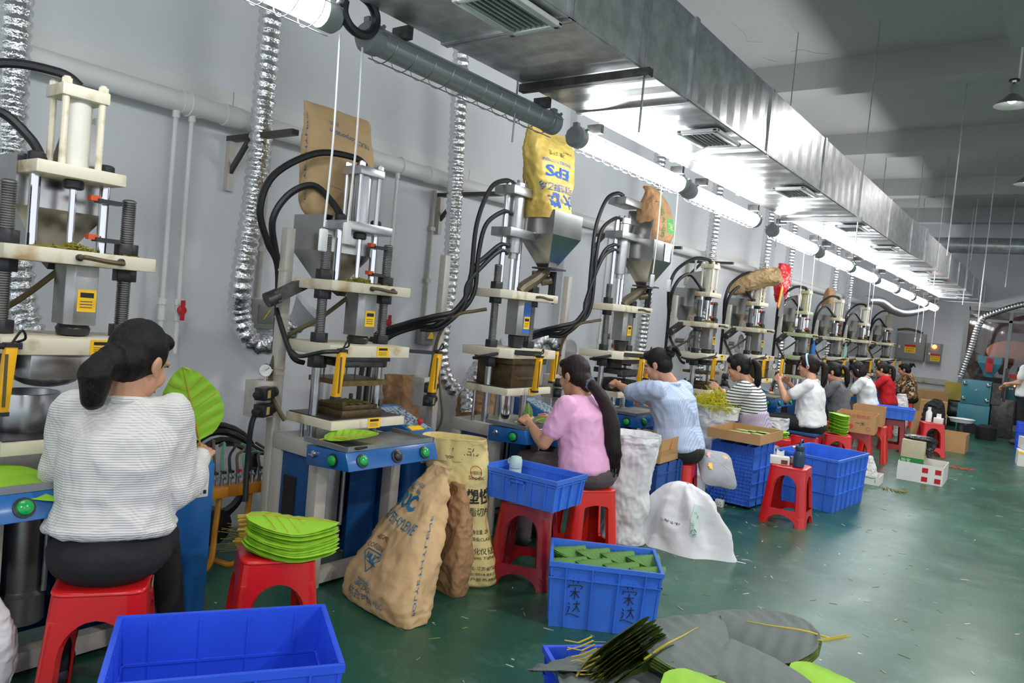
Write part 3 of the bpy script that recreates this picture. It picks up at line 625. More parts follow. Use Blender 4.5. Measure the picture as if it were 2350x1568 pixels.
def hopper_mesh(dx, dy, hb, hp, tip):
    def f(m):
        def ring(z, a, b): return [m.pt(p) for p in ((-a, -b, z), (a, -b, z), (a, b, z), (-a, b, z))]
        A = ring(0, tip, tip); B = ring(hp, dx/2, dy/2); C = ring(hp+hb, dx/2, dy/2); D = ring(hp+hb, dx/2-.004, dy/2-.004); E_ = ring(hp, dx/2-.004, dy/2-.004); G = ring(.004, tip-.004, tip-.004)
        m.skin(A, B); m.skin(B, C); m.skin(C, D); m.skin(D, E_); m.skin(E_, G); m.skin(G, A)
    return f
def press_b(yc, label, ram=1.0, mould='closed', zc=2.35):
    """the taller model: hopper in front on the right, four hoses"""
    t = thing('moulding_press', label, 'press', (XM, yc, 0), 0, 'hydraulic moulding presses along the wall')
    P(t, 'table_top', 'a_top', lambda m: None, m_frame)
    for x, y in ((-.185, -.25), (.125, -.25), (-.185, .265), (.125, .265)): P(t, 'leg', 'a_leg', lambda m: None, m_frame, (x, y, 0))
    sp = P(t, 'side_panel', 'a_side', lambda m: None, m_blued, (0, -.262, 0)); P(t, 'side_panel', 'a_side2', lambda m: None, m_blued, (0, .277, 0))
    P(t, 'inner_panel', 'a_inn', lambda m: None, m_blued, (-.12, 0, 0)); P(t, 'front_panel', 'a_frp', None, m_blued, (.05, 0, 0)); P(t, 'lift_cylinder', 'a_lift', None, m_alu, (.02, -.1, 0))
    cp = P(t, 'control_panel', 'a_cp', None, m_bluep); P(t, 'tray', 'a_tray', None, m_alu)
    rf = (0, radians(67), 0)
    for y, mm in ((-.27, m_green), (.16, m_green)):
        P(cp, 'button_ring', 'brg', None, m_blackp, (.460, y, .722), rot=rf); P(cp, 'button', 'btn', None, mm, (.460, y, .722), rot=rf)
    P(cp, 'button_ring', 'brg', None, m_blackp, (.36, -.362, .715), rot=(radians(90), 0, 0)); P(cp, 'button', 'btn', None, m_green, (.36, -.362, .715), rot=(radians(90), 0, 0))
    P(cp, 'key_switch', 'key', None, m_chrome, (.22, -.362, .72), rot=(radians(90), 0, 0))
    cc = P(t, 'control_cabinet', 'a_cc', None, m_bluep); P(cc, 'keypad', 'a_kp', None, MATS['keypad_grey']); P(cc, 'stop_button', 'a_sb', None, m_red, (.12, .47, .79))
    for y in (-.215, .215):
        c = P(t, 'column', 'a_col', None, m_steel, (0, y, 0)); P(c, 'threaded_length', 'b_th', thread(.68), m_thread, (0, 0, 1.12))
        for z in (1.25, 1.545, 1.64): P(c, 'nut', 'a_nut', hexnut, m_blackp, (0, 0, z))
        P(c, 'nut', 'a_nutb', None, m_blackp, (0, 0, 1.12))
    def plate(z0, z1, x0=-.19, x1=.16, yy=.30): return lambda m: m.prism([(x0, -yy), (x1-.06, -yy), (x1, -yy+.06), (x1, yy), (x0, yy)], z0, z1)
    P(t, 'upper_plate', 'b_up', plate(1.585, 1.64), m_cream, bevel=.004)
    P(t, 'middle_plate', 'b_mp', plate(1.19, 1.25, x1=.19, yy=.29), m_cream, bevel=.004)
    P(t, 'lower_plate', 'a_lp', None, m_cream, (0, 0, ram)); P(t, 'lower_plate_top', 'a_lpt', None, m_dsteel, (0, 0, ram+.023))
    P(t, 'ram', 'b_ram%.2f' % ram, lambda m: m.cyl((0, 0, .74), (0, 0, ram-.02), .062, n=22), m_chrome, (-.02, .0, 0))
    P(t, 'guide_rod', 'a_gd%.2f' % ram, lambda m: m.cyl((0, 0, .74), (0, 0, ram-.02), .011), m_steel, (-.06, -.27, 0))
    yellow_label(t, (.191, .06, 1.222)); yellow_label(t, (.201, .03, ram))
    P(t, 'plate_handle', 'a_ph', None, m_hoseg, (0, .06, .063))
    ib = P(t, 'injection_barrel', 'b_ib', lambda m: m.prism([(-.06, -.06), (.04, -.06), (.065, -.03), (.065, .06), (-.06, .06)], 1.34, 1.585), m_alu, (.02, .03, 0), bevel=.004)
    P(ib, 'nozzle', 'b_nz', lambda m: m.lathe([(.03, 1.25), (.05, 1.255), (.058, 1.33), (.05, 1.342)], 18), m_blackp)
    if mould == 'closed': P(ib, 'blue_sticker', 'b_bs', lambda m: m.box(.065, .0665, -.025, .055, 1.36, 1.565), mat('blue_tape', sC(60, 110, 190), .35))
    yellow_label(ib, (.067, .015, 1.43), .068, .085)
    # upper stand: two chrome rods, two clamps, dark cylinder
    for y in (-.16, .02): P(t, 'chrome_rod', 'b_cr', lambda m: m.cyl((0, 0, 1.64), (0, 0, zc+.0), .022, n=16), m_chrome, (-.02, y, 0))
    for z in (zc-.08, zc-.36): P(t, 'cylinder_mount', 'b_cm', lambda m: m.box(-.09, .08, -.22, .08, 0, .06), m_alu, (0, 0, z), bevel=.004)
    cy = P(t, 'hydraulic_cylinder', 'b_cy', lambda m: (m.lathe([(.05, zc-.46), (.05, zc-.04), (.06, zc-.035), (.06, zc+.01)], 24), m.lathe([(.03, zc-.5), (.03, zc-.46)], 20)), m_alu, (.0, -.07, 0))
    P(cy, 'piston_rod', 'b_pr', lambda m: m.cyl((0, 0, 1.64), (0, 0, zc-.48), .015), m_chrome)
    P(cy, 'flange_bolt', 'b_fb', lambda m: [m.cyl((.05*cos(a), .05*sin(a), zc+.01), (.05*cos(a), .05*sin(a), zc+.028), .009, n=6) for a in [k*pi/3 for k in range(6)]], m_dsteel)
    # hopper in front right with throat and slide
    ho = P(t, 'hopper', 'b_ho', hopper_mesh(.30, .36, .165, .22, .045), m_hopper, (.09, .22, 1.83), sharp=20)
    P(ho, 'back_sheet', 'b_bs2', lambda m: m.prism([(-.17, .0), (-.13, .0), (-.10, .24), (-.12, .25)], -.15, .1, 'x'), m_hopper, (0, 0, .385))
    P(ho, 'throat_plate', 'b_tp', lambda m: m.box(-.07, .1, -.08, .1, -.012, 0), m_dsteel)
    P(ho, 'throat', 'b_tr', lambda m: (m.tube(smooth_path([(.0, .0, -.01), (-.03, -.06, -.08), (-.08, -.14, -.15), (-.09, -.18, -.19)]), .042, 10), m.lathe([(.03, 0), (.03, .07), (.02, .075)], 12, (-.02, -.02, -.1), (.6, .6, .2))), mat('throat_metal', sC(120, 110, 92), .4, .6, var=.3, vscale=14))
    P(t, 'slide_rail', 'b_sr', lambda m: (m.box(.1, .13, .25, .28, 1.6, 1.81), m.box(.135, .145, .255, .262, 1.58, 1.81), m.box(.135, .145, .27, .277, 1.58, 1.81)), m_blackp, bevel=.002)
    po = P(t, 'post', 'a_post', None, m_frame, (-.25, -.47, 0)); [P(po, 'cable_tie', 'a_tie', None, MATS['tie_plastic'], (0, 0, z)) for z in (.8, 1.05, 1.35)]
    vb = P(t, 'valve_block', 'a_vb', None, m_frame, (0, -.2, 0))
    for z in (.965, .88):
        v = P(vb, 'solenoid_valve', 'a_sv', None, m_blackp, (-.16, -.40, z), rot=(0, 0, .5)); P(v, 'valve_plate', 'a_vp', None, MATS['tan_plate'])
    light_bar(t, -.02, x=.27, z1=1.215, tilt=.05); light_bar(t, .40, x=.12, z1=1.25, tilt=.04)
    P(t, 'bar_arm', 'b_arm', lambda m: (m.tube(smooth_path([(-.05, -.33, 1.17), (.05, -.33, 1.195), (.15, -.25, 1.225), (.22, -.12, 1.225), (.27, -.03, 1.225)]), .011, 7), m.bar((.19, -.2, 1.235), (.27, -.02, 1.235), .02, .03), m.bar((.1, .29, 1.225), (.12, .4, 1.24), .012, .02), m.bar((.05, .29, 1.2), (.1, .5, 1.21), .012, .014)), m_blackp)
    # hoses
    z0 = zc
    hose(t, [(0, -.13, z0), (-.02, -.2, z0+.01), (-.06, -.3, z0-.06), (-.1, -.36, z0-.3), (-.1, -.37, z0-.6), (-.1, -.38, 1.6), (-.13, -.47, 1.47), (-.2, -.6, 1.42), (-.35, -.68, 1.36), (-.5, -.82, 1.25), (-.55, -.85, 1.0), (-.55, -.85, .5)], .016)
    hose(t, [(0, -.13, z0-.2), (-.02, -.2, z0-.2), (-.07, -.3, z0-.3), (-.08, -.34, z0-.5), (-.08, -.35, 1.6), (-.13, -.44, 1.45), (-.2, -.57, 1.40), (-.35, -.63, 1.35), (-.5, -.77, 1.24), (-.55, -.79, 1.0), (-.55, -.79, .5)], .016)
    hose(t, [(0, -.13, z0-.42), (-.02, -.19, z0-.42), (-.06, -.27, z0-.5), (-.1, -.36, 1.75), (-.1, -.42, 1.55), (-.2, -.55, 1.37), (-.35, -.58, 1.34), (-.5, -.71, 1.23), (-.55, -.73, 1.0), (-.55, -.73, .5)], .016)
    hose(t, [(0, -.13, z0-.47), (-.02, -.19, z0-.46), (-.06, -.29, z0-.56), (-.1, -.4, 1.65), (-.1, -.42, 1.5), (-.2, -.52, 1.35), (-.3, -.6, 1.33)], .016)
    hose(t, [(.0, -.3, 1.5), (-.05, -.36, 1.48), (-.12, -.46, 1.44), (-.22, -.50, 1.3), (-.26, -.51, 1.0)], .012, m_hoseg)
    hose(t, [(-.2, -.5, 1.1), (-.15, -.52, .95), (-.13, -.5, .75), (-.2, -.52, .6)], .008, m_hoseg)
    if mould == 'closed':
        P(t, 'mould', 'b_mc%.2f' % ram, lambda m: (m.box(-.14, .16, -.17, .17, ram+.025, 1.15), m.box(-.15, .18, -.2, .2, 1.15, 1.19), m.box(.16, .165, -.12, .16, ram+.07, ram+.09)), mat('brown_mould', sC(105, 88, 62), .45), bevel=.003)
    else:
        P(t, 'upper_mould', 'b_um', lambda m: (m.box(-.12, .16, -.17, .17, 1.15, 1.19), m.box(-.1, .16, -.17, .17, 1.06, 1.1), [m.prism([(-.15+.026*k, 1.04), (-.124+.026*k, 1.06), (-.15+.026*k, 1.06)], .12, .16, 'x') for k in range(11)], m.box(-.02, .02, -.1, .1, 1.1, 1.15)), m_dsteel)
        P(t, 'lower_mould', 'b_lm', lambda m: (m.box(-.12, .17, -.17, .17, ram+.02, ram+.06), [m.box(-.1, .16, -.15+.026*k, -.14+.026*k, ram+.06, ram+.11) for k in range(12)]), m_dsteel)
    return t
press_a(1.27, 'cream moulding press in front of the woman in the white sweater', mould='block', ram=.86, rbar=False)
press_a(2.71, 'cream moulding press with a brown paper bag in its hopper', ram=.845, upper=mat('bright_aluminium', (.62, .62, .63), .3, .8, var=.15, vscale=10))
press_b(4.15, 'tall press under the yellow sack in front of the woman in pink', ram=.97, zc=2.36)
press_b(5.66, 'tall press under the green lettered bag in front of the woman in light blue', ram=.9, mould='open', zc=2.55)
press_a(7.56, 'cream moulding press of the woman in the striped shirt', ram=.86)
press_a(9.12, 'cream moulding press under the draped brown paper sack', mould='closed', ram=.95)
press_a(11.15, 'pale green moulding press with a blue bottle', cream=m_cream_green, mould='closed', ram=.95)
press_a(13.08, 'cream moulding press with a glass bottle, fourth from the far end of the row', mould='flat', ram=.9)
press_a(15.1, 'cream moulding press second from the far wall', mould='closed', ram=.95)
press_a(17.35, 'cream moulding press nearest the far wall', mould='flat', ram=.9)
# ------------------------------------------------------------------ silver hoses
def foil_hose(label, pts, r=.062, m=None, cone=None):
    P_ = even_path(pts, .0125)
    f = lambda i, t: r*(1.06 if (i//2) % 2 else .92)
    t = thing('foil_hose', label, 'hose', P_[-1])
    o = MB().tube([p-P_[-1] for p in P_], r, 16, rfun=f).build('hose_body', m or m_foil, t, sharp=60)
    if cone:
        c = V(cone)-P_[-1]
        MB().lathe([(r*.9, 0), (r*.95, .02), (.12, c.length), (.125, c.length+.004)], 22, (0, 0, 0), c.normalized(), cap=False).build('suction_cone', m_clear_p, t)
    return t
m_clear_p = mat('frosted_plastic', sC(196, 198, 198), .3, spec=.5)
foil_hose('silver foil hose hanging at the left edge behind the nearest press', [(-3.77, 1.27, ZC), (-3.77, 1.27, 2.3), (-3.77, 1.31, 1.8), (-3.77, 1.37, 1.3), (-3.68, 1.44, 1.1)])
foil_hose('silver foil hose bending up at its end left of the brown bag press', [(-3.77, 2.51, ZC), (-3.77, 2.51, 2.7), (-3.77, 2.50, 2.1), (-3.77, 2.46, 1.55), (-3.83, 2.5, 1.36), (-3.82, 2.55, 1.22), (-3.8, 2.63, 1.165), (-3.74, 2.71, 1.21), (-3.66, 2.77, 1.32)], cone=(-3.6, 2.82, 1.4))
foil_hose('silver foil hose hanging left of the yellow sack press', [(-3.7, 3.97, ZC), (-3.7, 4.07, 2.8), (-3.7, 4.11, 2.2), (-3.7, 4.13, 1.7), (-3.7, 4.1, 1.2), (-3.66, 4.13, .98), (-3.58, 4.2, .86)], .058)
foil_hose('short silver foil hose rising behind the yellow sack press', [(-3.6, 4.36, .7), (-3.65, 4.4, .9), (-3.62, 4.46, 1.05), (-3.55, 4.52, 1.12)], .055, cone=(-3.45, 4.58, 1.18))
foil_hose('silver foil hose bend in front of the grey wall pillar', [(-3.75, 5.35, 1.0), (-3.8, 5.45, 1.2), (-3.8, 5.55, 1.28), (-3.8, 5.66, 1.27), (-3.78, 5.75, 1.2)], .06, cone=(-3.74, 5.9, 1.17))
foil_hose('silver spring hose hanging left of the woman in light blue', [(-3.76, 7.42, ZC), (-3.76, 7.44, 2.2), (-3.8, 7.5, 1.5), (-3.8, 7.5, 1.05), (-3.75, 7.6, .8), (-3.7, 7.7, .7)], .065)
for (y, z1, lb) in ((9.43, 2.33, 'silver foil hose above the press of the woman in stripes'), (11.57, 2.4, 'silver foil hose above the draped brown paper sack'), (12.8, 2.5, 'thin looking silver foil hose behind the draped paper sack'), (15.8, 2.25, 'silver foil hose above the press with the glass bottle'), (17.15, 2.35, 'farthest hanging silver foil hose')):
    foil_hose(lb, [(-3.75, (y+.05)*.962, ZC), (-3.75, (y+.02)*.962, 2.9), (-3.75, y*.962, z1), (-3.75, y*.962-.02, z1-.7), (-3.75, y*.962-.02, .6)], .068)
foil_hose('silver hose sagging from the far end of the wall pipe to the duct', [(-3.0, 14.6, 2.3), (-2.9, 15.2, 2.33), (-2.8, 15.9, 2.22), (-2.7, 16.6, 2.2), (-2.5, 17.3, 2.32), (-2.35, 17.8, 2.5)], .08, m_foil2)

# ------------------------------------------------------------------ stools
def stool_mesh(style):
    def f(m):
        H = .46; T0, T1 = .188, .142
        def PT(k, u, v, inset=0):
            W = T0+(T1-T0)*(v**.9)-inset; n = (1+abs(u)**7)**(1/7); x, y = W/n, u*W/n
            a = k*pi/2; return (x*cos(a)-y*sin(a), x*sin(a)+y*cos(a), v*H)
        if style == 'arch':
            def hw(v):
                if v < .02: return .62
                if v < .17: return .62*sqrt(max(0, 1-((v-.0)/.17)**2))
                if v < .27: return 0
                if v < .62: return .60
                if v < .86: return .60*sqrt(max(0, 1-((v-.62)/.24)**2))
                return 0
            rows = [0, .05, .1, .14, .16, .1699, .17, .27, .2701, .4, .55, .62, .68, .74, .79, .83, .85, .8599, .86, .93, .97]
        elif style == 'low':
            def hw(v):
                if v < .55: return .66
                if v < .8: return .66*sqrt(max(0, 1-((v-.55)/.25)**2))
                return 0
            rows = [0, .2, .4, .55, .62, .68, .73, .77, .79, .7999, .8, .9, .97]
        else:
            def hw(v):
                if v < .06: return .55
                if v < .22: return 0
                if v < .26: return .50
                if v < .74: return .54
                if v < .8: return .54*sqrt(max(0, 1-((v-.74)/.06)**2))**.5
                return 0
            rows = [0, .0599, .06, .22, .2201, .26, .4, .6, .74, .76, .78, .7999, .8, .9, .97]
        for k in range(4):
            for r0, r1 in zip(rows, rows[1:]):
                h0, h1 = hw(r0+1e-6), hw(r1-1e-6)
                N_ = 5
                for s in (-1, 1):
                    U0 = [s*(1-(1-h0)*i/N_) for i in range(N_+1)]; U1 = [s*(1-(1-h1)*i/N_) for i in range(N_+1)]
                    for i in range(N_):
                        q = [m.pt(PT(k, U0[i], r0)), m.pt(PT(k, U0[i+1], r0)), m.pt(PT(k, U1[i+1], r1)), m.pt(PT(k, U1[i], r1))]
                        m.face(q)
                        q = [m.pt(PT(k, U0[i], r0, .007)), m.pt(PT(k, U0[i+1], r0, .007)), m.pt(PT(k, U1[i+1], r1, .007)), m.pt(PT(k, U1[i], r1, .007))]; m.face(q[::-1])
                    if h0 > 0 or h1 > 0:
                        m.face([m.pt(PT(k, U0[-1], r0)), m.pt(PT(k, U1[-1], r1)), m.pt(PT(k, U1[-1], r1, .02)), m.pt(PT(k, U0[-1], r0, .02))])
                        m.face([m.pt(PT(k, U0[-1], r0, .02)), m.pt(PT(k, U1[-1], r1, .02)), m.pt(PT(k, U1[-1]*1.1, r1, .022)), m.pt(PT(k, U0[-1]*1.1, r0, .022))])
            for v0, v1 in ((.17, .17), (.27, .27), (.86, .86)):
                pass
        # top
        prof = [(1.0, .97), (1.02, .975), (1.02, .99), (.99, 1.0), (.9, 1.008), (.6, 1.004), (.3, 1.0), (.02, .999)]
        n = 32; prev = None
        for s, v in prof:
            A = []
            for i in range(n):
                k, u = divmod(i, 8); u = -1+2*u/8; W = T1*s*1.0; nn = (1+abs(u)**7)**(1/7); x, y = W/nn, u*W/nn; a = k*pi/2
                A.append(m.pt((x*cos(a)-y*sin(a), x*sin(a)+y*cos(a), v*H)))
            if prev: m.skin(prev, A)
            prev = A
        m.face(prev)
    return f
def stool(x, y, rz, label, mt=None, style='arch', z=0, s=1.0):
    mt = mt or m_rstool
    me = cached('stool_'+style+mt.name, stool_mesh(style), sharp=50)
    o = link('plastic_stool', me, mt, None, (x, y, z), (0, 0, rz)); o.scale = (s, s, s)
    tag(o, label, 'stool', 'red plastic stools'); return o
o = stool(-2.57, 1.24, 1.0, 'red plastic stool the woman in the white sweater sits on', m_rstool, 'low')
st = MB().box(0, .002, -.03, .03, -.018, .018).build('price_sticker', mat('silver_sticker', sC(190, 180, 160), .4, var=.5, vscale=60, col2=sC(120, 90, 70)), o, (.1475, .02, .425))
st = st
stool(-2.47, 1.86, 1.06, 'red plastic stool carrying the stack of bright green leaves', m_rstool3 if False else m_rstool, 'low')
stool(-2.35, 3.46, .42, 'dark red plastic stool under the blue bin beside the paper bags', m_rstool2)
stool(-2.33, 4.06, 1.0, 'bright red stool with square openings under the woman in pink', m_rstool3, 'square')
stool(-1.72, 6.28, .06, 'red plastic stool with a blue bottle and a tissue box on it', m_rstool2 if False else m_rstool)
stool(-2.36, 5.46, .2, 'red stool under the woman in light blue', m_rstool3, 'square')
stool(-2.34, 7.2, .1, 'red stool under the woman in stripes', m_rstool)
stool(-2.2, 8.42, .2, 'red stool with a blue seat pad under the woman with the white hairband', m_rstool)
stool(-2.0, 9.0, .3, 'red stool under the tall stack of green leaves', m_rstool)
stool(-2.33, 7.85, .3, 'red stool holding a pale green leaf bundle beside the white sack', m_rstool)
stool(-1.93, 9.75, .2, 'red stool with an arched opening under the cardboard boxes', m_rstool3, 'low')
stool(-2.38, 10.5, .1, 'red stool under the woman in the grey shirt', m_rstool)
stool(-1.92, 10.65, .1, 'tall red stool standing on another behind the cardboard boxes', m_rstool3, 'low')
stool(-2.38, 12.05, .1, 'red stool under the woman with the green collar', m_rstool)
stool(-1.95, 12.15, .2, 'dull red stool under the small far blue bin', m_rstool2, 'square')
stool(-1.48, 12.32, .35, 'red stool with a white bottle and tissues in the far aisle', m_rstool)
stool(-2.38, 13.75, .1, 'red stool under the woman in the red shirt', m_rstool)
stool(-2.42, 16.05, .1, 'red stool under the woman in the floral shirt', m_rstool)
pad = MB().box(-.15, .15, -.15, .15, 0, .035).build('seat_pad', mat('blue_seat_pad', sC(20, 70, 110), .8), None, (-2.2, 8.42, .463), bevel=.012); tag(pad, 'flat blue seat pad on the red stool of the hairband woman', 'cushion')

# ------------------------------------------------------------------ crates
def crate_parts(L, W, H, nl, nw, hr, th=.006, grid=False):
    def body(m):
        b = .94
        def ring(sx, sy, z): return [m.pt(p) for p in ((-sx, -sy, z), (sx, -sy, z), (sx, sy, z), (-sx, sy, z))]
        A = ring(L/2*b, W/2*b, 0); B = ring(L/2, W/2, H); C = ring(L/2-th, W/2-th, H); D = ring(L/2*b-th, W/2*b-th, th)
        m.skin(A, B); m.skin(B, C); m.skin(C, D); m.face(A[::-1]); m.face(D)
    def rim(m):
        for (x0, x1, y0, y1) in ((-L/2-.010, L/2+.010, -W/2-.010, -W/2+.002), (-L/2-.010, L/2+.010, W/2-.002, W/2+.010), (-L/2-.010, -L/2+.002, -W/2, W/2), (L/2-.002, L/2+.010, -W/2, W/2)): m.box(x0, x1, y0, y1, H-.022, H+.001)
    def ribs(m):
        def xy(z): k = .94+.06*z/H; return L/2*k, W/2*k
        x0, y0 = xy(.0); x1, y1 = xy(H)
        for i in range(nl):
            u = -1+2*(i+.5)/nl if nl > 1 else 0
            for s in (-1, 1): m.bar((u*x0*.96, s*(y0+.001), .004), (u*x1*.96, s*(y1+.001), H-.02), .007, .022, up=(0, 1, 0))
        for i in range(nw):
            u = -1+2*(i+.5)/nw if nw > 1 else 0
            for s in (-1, 1): m.bar((s*(x0+.001), u*y0*.96, .004), (s*(x1+.001), u*y1*.96, H-.02), .007, .022, up=(1, 0, 0))
        for z in hr:
            x, y = xy(z)
            for s in (-1, 1): m.box(-x-.010, x+.010, s*y-.011, s*y+.011, z-.004, z+.004); m.box(s*x-.011, s*x+.011, -y-.010, y+.010, z-.004, z+.004)
        x, y = xy(0)
        for sx in (-1, 1):
            for sy in (-1, 1): m.bar((sx*(x-.002), sy*(y-.002), 0), (sx*(L/2-.002), sy*(W/2-.002), H-.01), .012, .012)
    return body, rim, ribs
def crate(x, y, rz, L, W, H, label, mt, nl=5, nw=3, hr=(), z=0, rot=None, grid=False, name='plastic_crate', group='blue plastic crates'):
    t = thing(name, label, 'crate', (x, y, z), rz, group)
    if rot: t.rotation_euler = rot
    b, r, k = crate_parts(L, W, H, nl, nw, hr)
    m = MB(); b(m); m.build('crate_body', mt, t, sharp=25)
    m = MB(); r(m); m.build('rim', mt, t); m = MB(); k(m); o = m.build('ribs', mt, t); o['kind'] = 'stuff'
    if grid:
        g = MB(); n = 12
        for i in range(n+1):
            u = -.94*L/2+.94*L*i/n; g.box(u-.0025, u+.0025, -W*.47, W*.47, -.010, 0)
        n2 = int(n*W/L)
        for i in range(n2+1):
            u = -.94*W/2+.94*W*i/n2; g.box(-L*.47, L*.47, u-.0025, u+.0025, -.010, 0)
        o = g.build('base_grid', mt, t); o['kind'] = 'stuff'
    return t
crate(-1.91, 1.29, 1.02, .61, .42, .45, 'empty deep blue crate at the bottom edge beside the red stools', m_crate, 4, 3, (.15, .3))
crate(-1.006, 2.42, .87, .75, .42, .30, 'blue crate filled with big grey and green leaves at the bottom edge', m_crate, 5, 3, (.2,))
lb = crate(-1.765, 3.32, .57, .53, .37, .32, 'blue crate packed with green leaf bundles and black handwriting on its side', m_crate2, 4, 3, (.245,))
bb = crate(-2.31, 3.42, .04, .48, .31, .17, 'shallow blue bin with a pale green flask on the dark red stool', m_crate2, 5, 3, (.14,), z=.466, name='plastic_bin')
MB().box(-.05, .05, -.169, -.155, .118, .128).box(-.05, -.042, -.169, -.155, .09, .128).box(.042, .05, -.169, -.155, .09, .128).build('handle', m_crate2, bb, (.0, 0, 0))
crate(-1.74, 7.36, 1.48, .84, .55, .47, 'large empty blue crate with three rows of ribs behind the bottle stool', m_crate2, 6, 4, (.16, .32))
crate(-1.93, 12.1, .25, .46, .30, .17, 'small far blue bin on the dull red stool', m_crate2, 5, 3, (.13,), z=.466, name='plastic_bin')
crate(-.28, 14.85, .1, .55, .4, .47, 'tall blue crate at the right edge beside the teal machine', m_crate, 3, 3, (.16, .32))
crate(-2.42, 4.92, 0, .34, .50, .38, 'dusty blue crate standing on its side under the open cardboard box', m_crate3, 3, 4, (.15, .3), z=.262, rot=(-pi/2, 0, 0), grid=True)
crate(-2.235, 6.34, 0, .40, .54, .46, 'blue crate standing on its side with a grid bottom under the flat leaf carton', m_crate2, 3, 4, (.15, .3), z=.282, rot=(-pi/2, 0, 0), grid=True)
# handwriting on the crate of leaf bundles (felt pen strokes)
def strokes(t, S, mp, r=.0022, name='handwriting', m=None):
    g = MB()
    for s in S: g.tube(smooth_path([mp(*p) for p in s], 4), r, 5)
    o = g.build(name, m or m_ink, t); o['kind'] = 'stuff'; return o
RONG = [[(-.8, 1.6), (.8, 1.65)], [(-.3, 1.85), (-.3, 1.4)], [(.3, 1.85), (.3, 1.4)], [(-.8, 1.2), (-.85, .9)], [(-.8, 1.15), (.8, 1.2), (.7, .9)], [(-.6, .6), (.6, .65)], [(0, 1.0), (0, -.1)], [(0, .6), (-.6, .1)], [(0, .6), (.6, .1)]]
DA = [[(-.1, -.5), (.8, -.4)], [(.4, -.2), (.3, -.8), (-.1, -1.2)], [(.35, -.6), (.8, -1.15)], [(-.7, -.4), (-.5, -.6)], [(-.8, -.8), (-.5, -.8), (-.7, -1.3)], [(-.9, -1.5), (-.4, -1.4), (.8, -1.6)]]
for xc in (-.14, .12):
    strokes(lb, RONG+DA, lambda u, v, xc=xc: (xc+u*.038, -.37/2*(.94+.06*(.15+v*.055)/.32)-.004, .15+v*.055), .002)

# ------------------------------------------------------------------ sacks
def interp(S, t):
    n = len(S)-1; x = min(max(t, 0), 1)*n; i = min(int(x), n-1); f = x-i
    a, b, c, d = S[max(i-1, 0)], S[i], S[i+1], S[min(i+2, n)]
    return [.5*((2*b[k])+(c[k]-a[k])*f+(2*a[k]-5*b[k]+4*c[k]-d[k])*f*f+(3*b[k]-a[k]-3*c[k]+d[k])*f**3) for k in range(len(b))]
class Sack:
    """sections: (z, cx, cy, half width, half depth); front is local -y"""
    def __init__(s, name, label, cat, loc, rz, S, mt, amp=.008, p=3.2, seed=0, nu=112, nv=84, top=True, group=None, sc=9, tilt=None, inner=None):
        s.S, s.amp, s.p, s.seed, s.sc = S, amp, p, seed, sc
        s.t = thing(name, label, cat, loc, rz, group)
        if tilt: s.t.rotation_euler = tilt
        m = MB()
        I = m.grid(lambda u, v: s.pt(2*pi*u, v), nu, nv, True)
        m.face(I[0][::-1])
        if top is True: m.face(I[-1])
        elif top == 'open':
            g = MB  # rolled lip and inside wall
            J = [I[-1]]
            for dz, k in ((.004, .985), (-.01, .95), (-.05, .93), (-.12, .92)):
                c = s.pt_axis(1)
                J.append([m.pt(V((c.x+(m.v[i].x-c.x)*k, c.y+(m.v[i].y-c.y)*k, m.v[i].z+dz))) for i in I[-1]])
            for A, B in zip(J, J[1:]): m.skin(A, B)
            if inner is None: m.face(J[-1])
        s.o = m.build('sack_body', mt, s.t, sharp=70)
        if top == 'open' and inner is not None:
            q = MB(); q.face([q.pt(m.v[i]) for i in J[-1]]); q.build('contents', inner, s.t)
    def pt_axis(s, t): z, cx, cy, a, b = interp(s.S, t); return V((cx, cy, z))
    def pt(s, th, t, off=0):
        z, cx, cy, a, b = interp(s.S, t); p = s.p
        c, d = cos(th), sin(th); n = (abs(c)**p+abs(d)**p)**(-1/p)
        q = V((cx+a*c*n, cy+b*d*n, z))
        w = s.amp*min(1, 6*t+.15)
        e = .8*nz(q, s.sc, s.seed)+1.1*(.25-abs(nz((q.x, q.y, q.z*.8), s.sc*1.5, s.seed+3)))+.75*(.25-abs(nz(q, s.sc*2.9, s.seed+5)))+.35*(.25-abs(nz(q, s.sc*6, s.seed+6)))
        k = w*e+off
        N = V((c*n*b, d*n*a, 0)); N = N.normalized() if N.length > 1e-6 else V((0, -1, 0))
        return q+N*k+V((0, 0, .4*w*nz(q, s.sc*1.3, s.seed+9)))
    def front(s, x, y, off=.0045, side=1):
        """point printed at x across, y up (metres) on the front"""
        H = s.S[-1][0]-s.S[0][0]; t = (y-s.S[0][0])/H
        for _ in range(6):
            z = interp(s.S, t)[0]; t += (y-z)/H*.8
        z, cx, cy, a, b = interp(s.S, t); p = s.p
        u = max(-.985, min(.985, x/a)); v = (1-abs(u)**p)**(1/p)
        return s.pt(atan2(-v, u), t, off)
    def text(s, txt, size, x, y, m, width=None, flip=False, ang=0, bold=0, spacing=1):
        ca, sa = cos(ang), sin(ang); k = -1 if flip else 1
        me = text_mesh(txt, size, lambda u, v: s.front(x+k*(u*ca-v*sa), y+k*(u*sa+v*ca)), width=width, bold=bold, spacing=spacing)
        return link('lettering', me, m, s.t)
    def patch(s, name, x0, x1, y0, y1, m, off=.0015):
        g = MB(); g.grid(lambda u, v: s.front(x0+(x1-x0)*u, y0+(y1-y0)*v, off), 10, 8); return g.build(name, m, s.t)
    def line(s, pts, r, m, name='printed_line'):
        g = MB(); g.tube([s.front(x, y, .001) for x, y in pts], r, 5); return g.build(name, m, s.t)
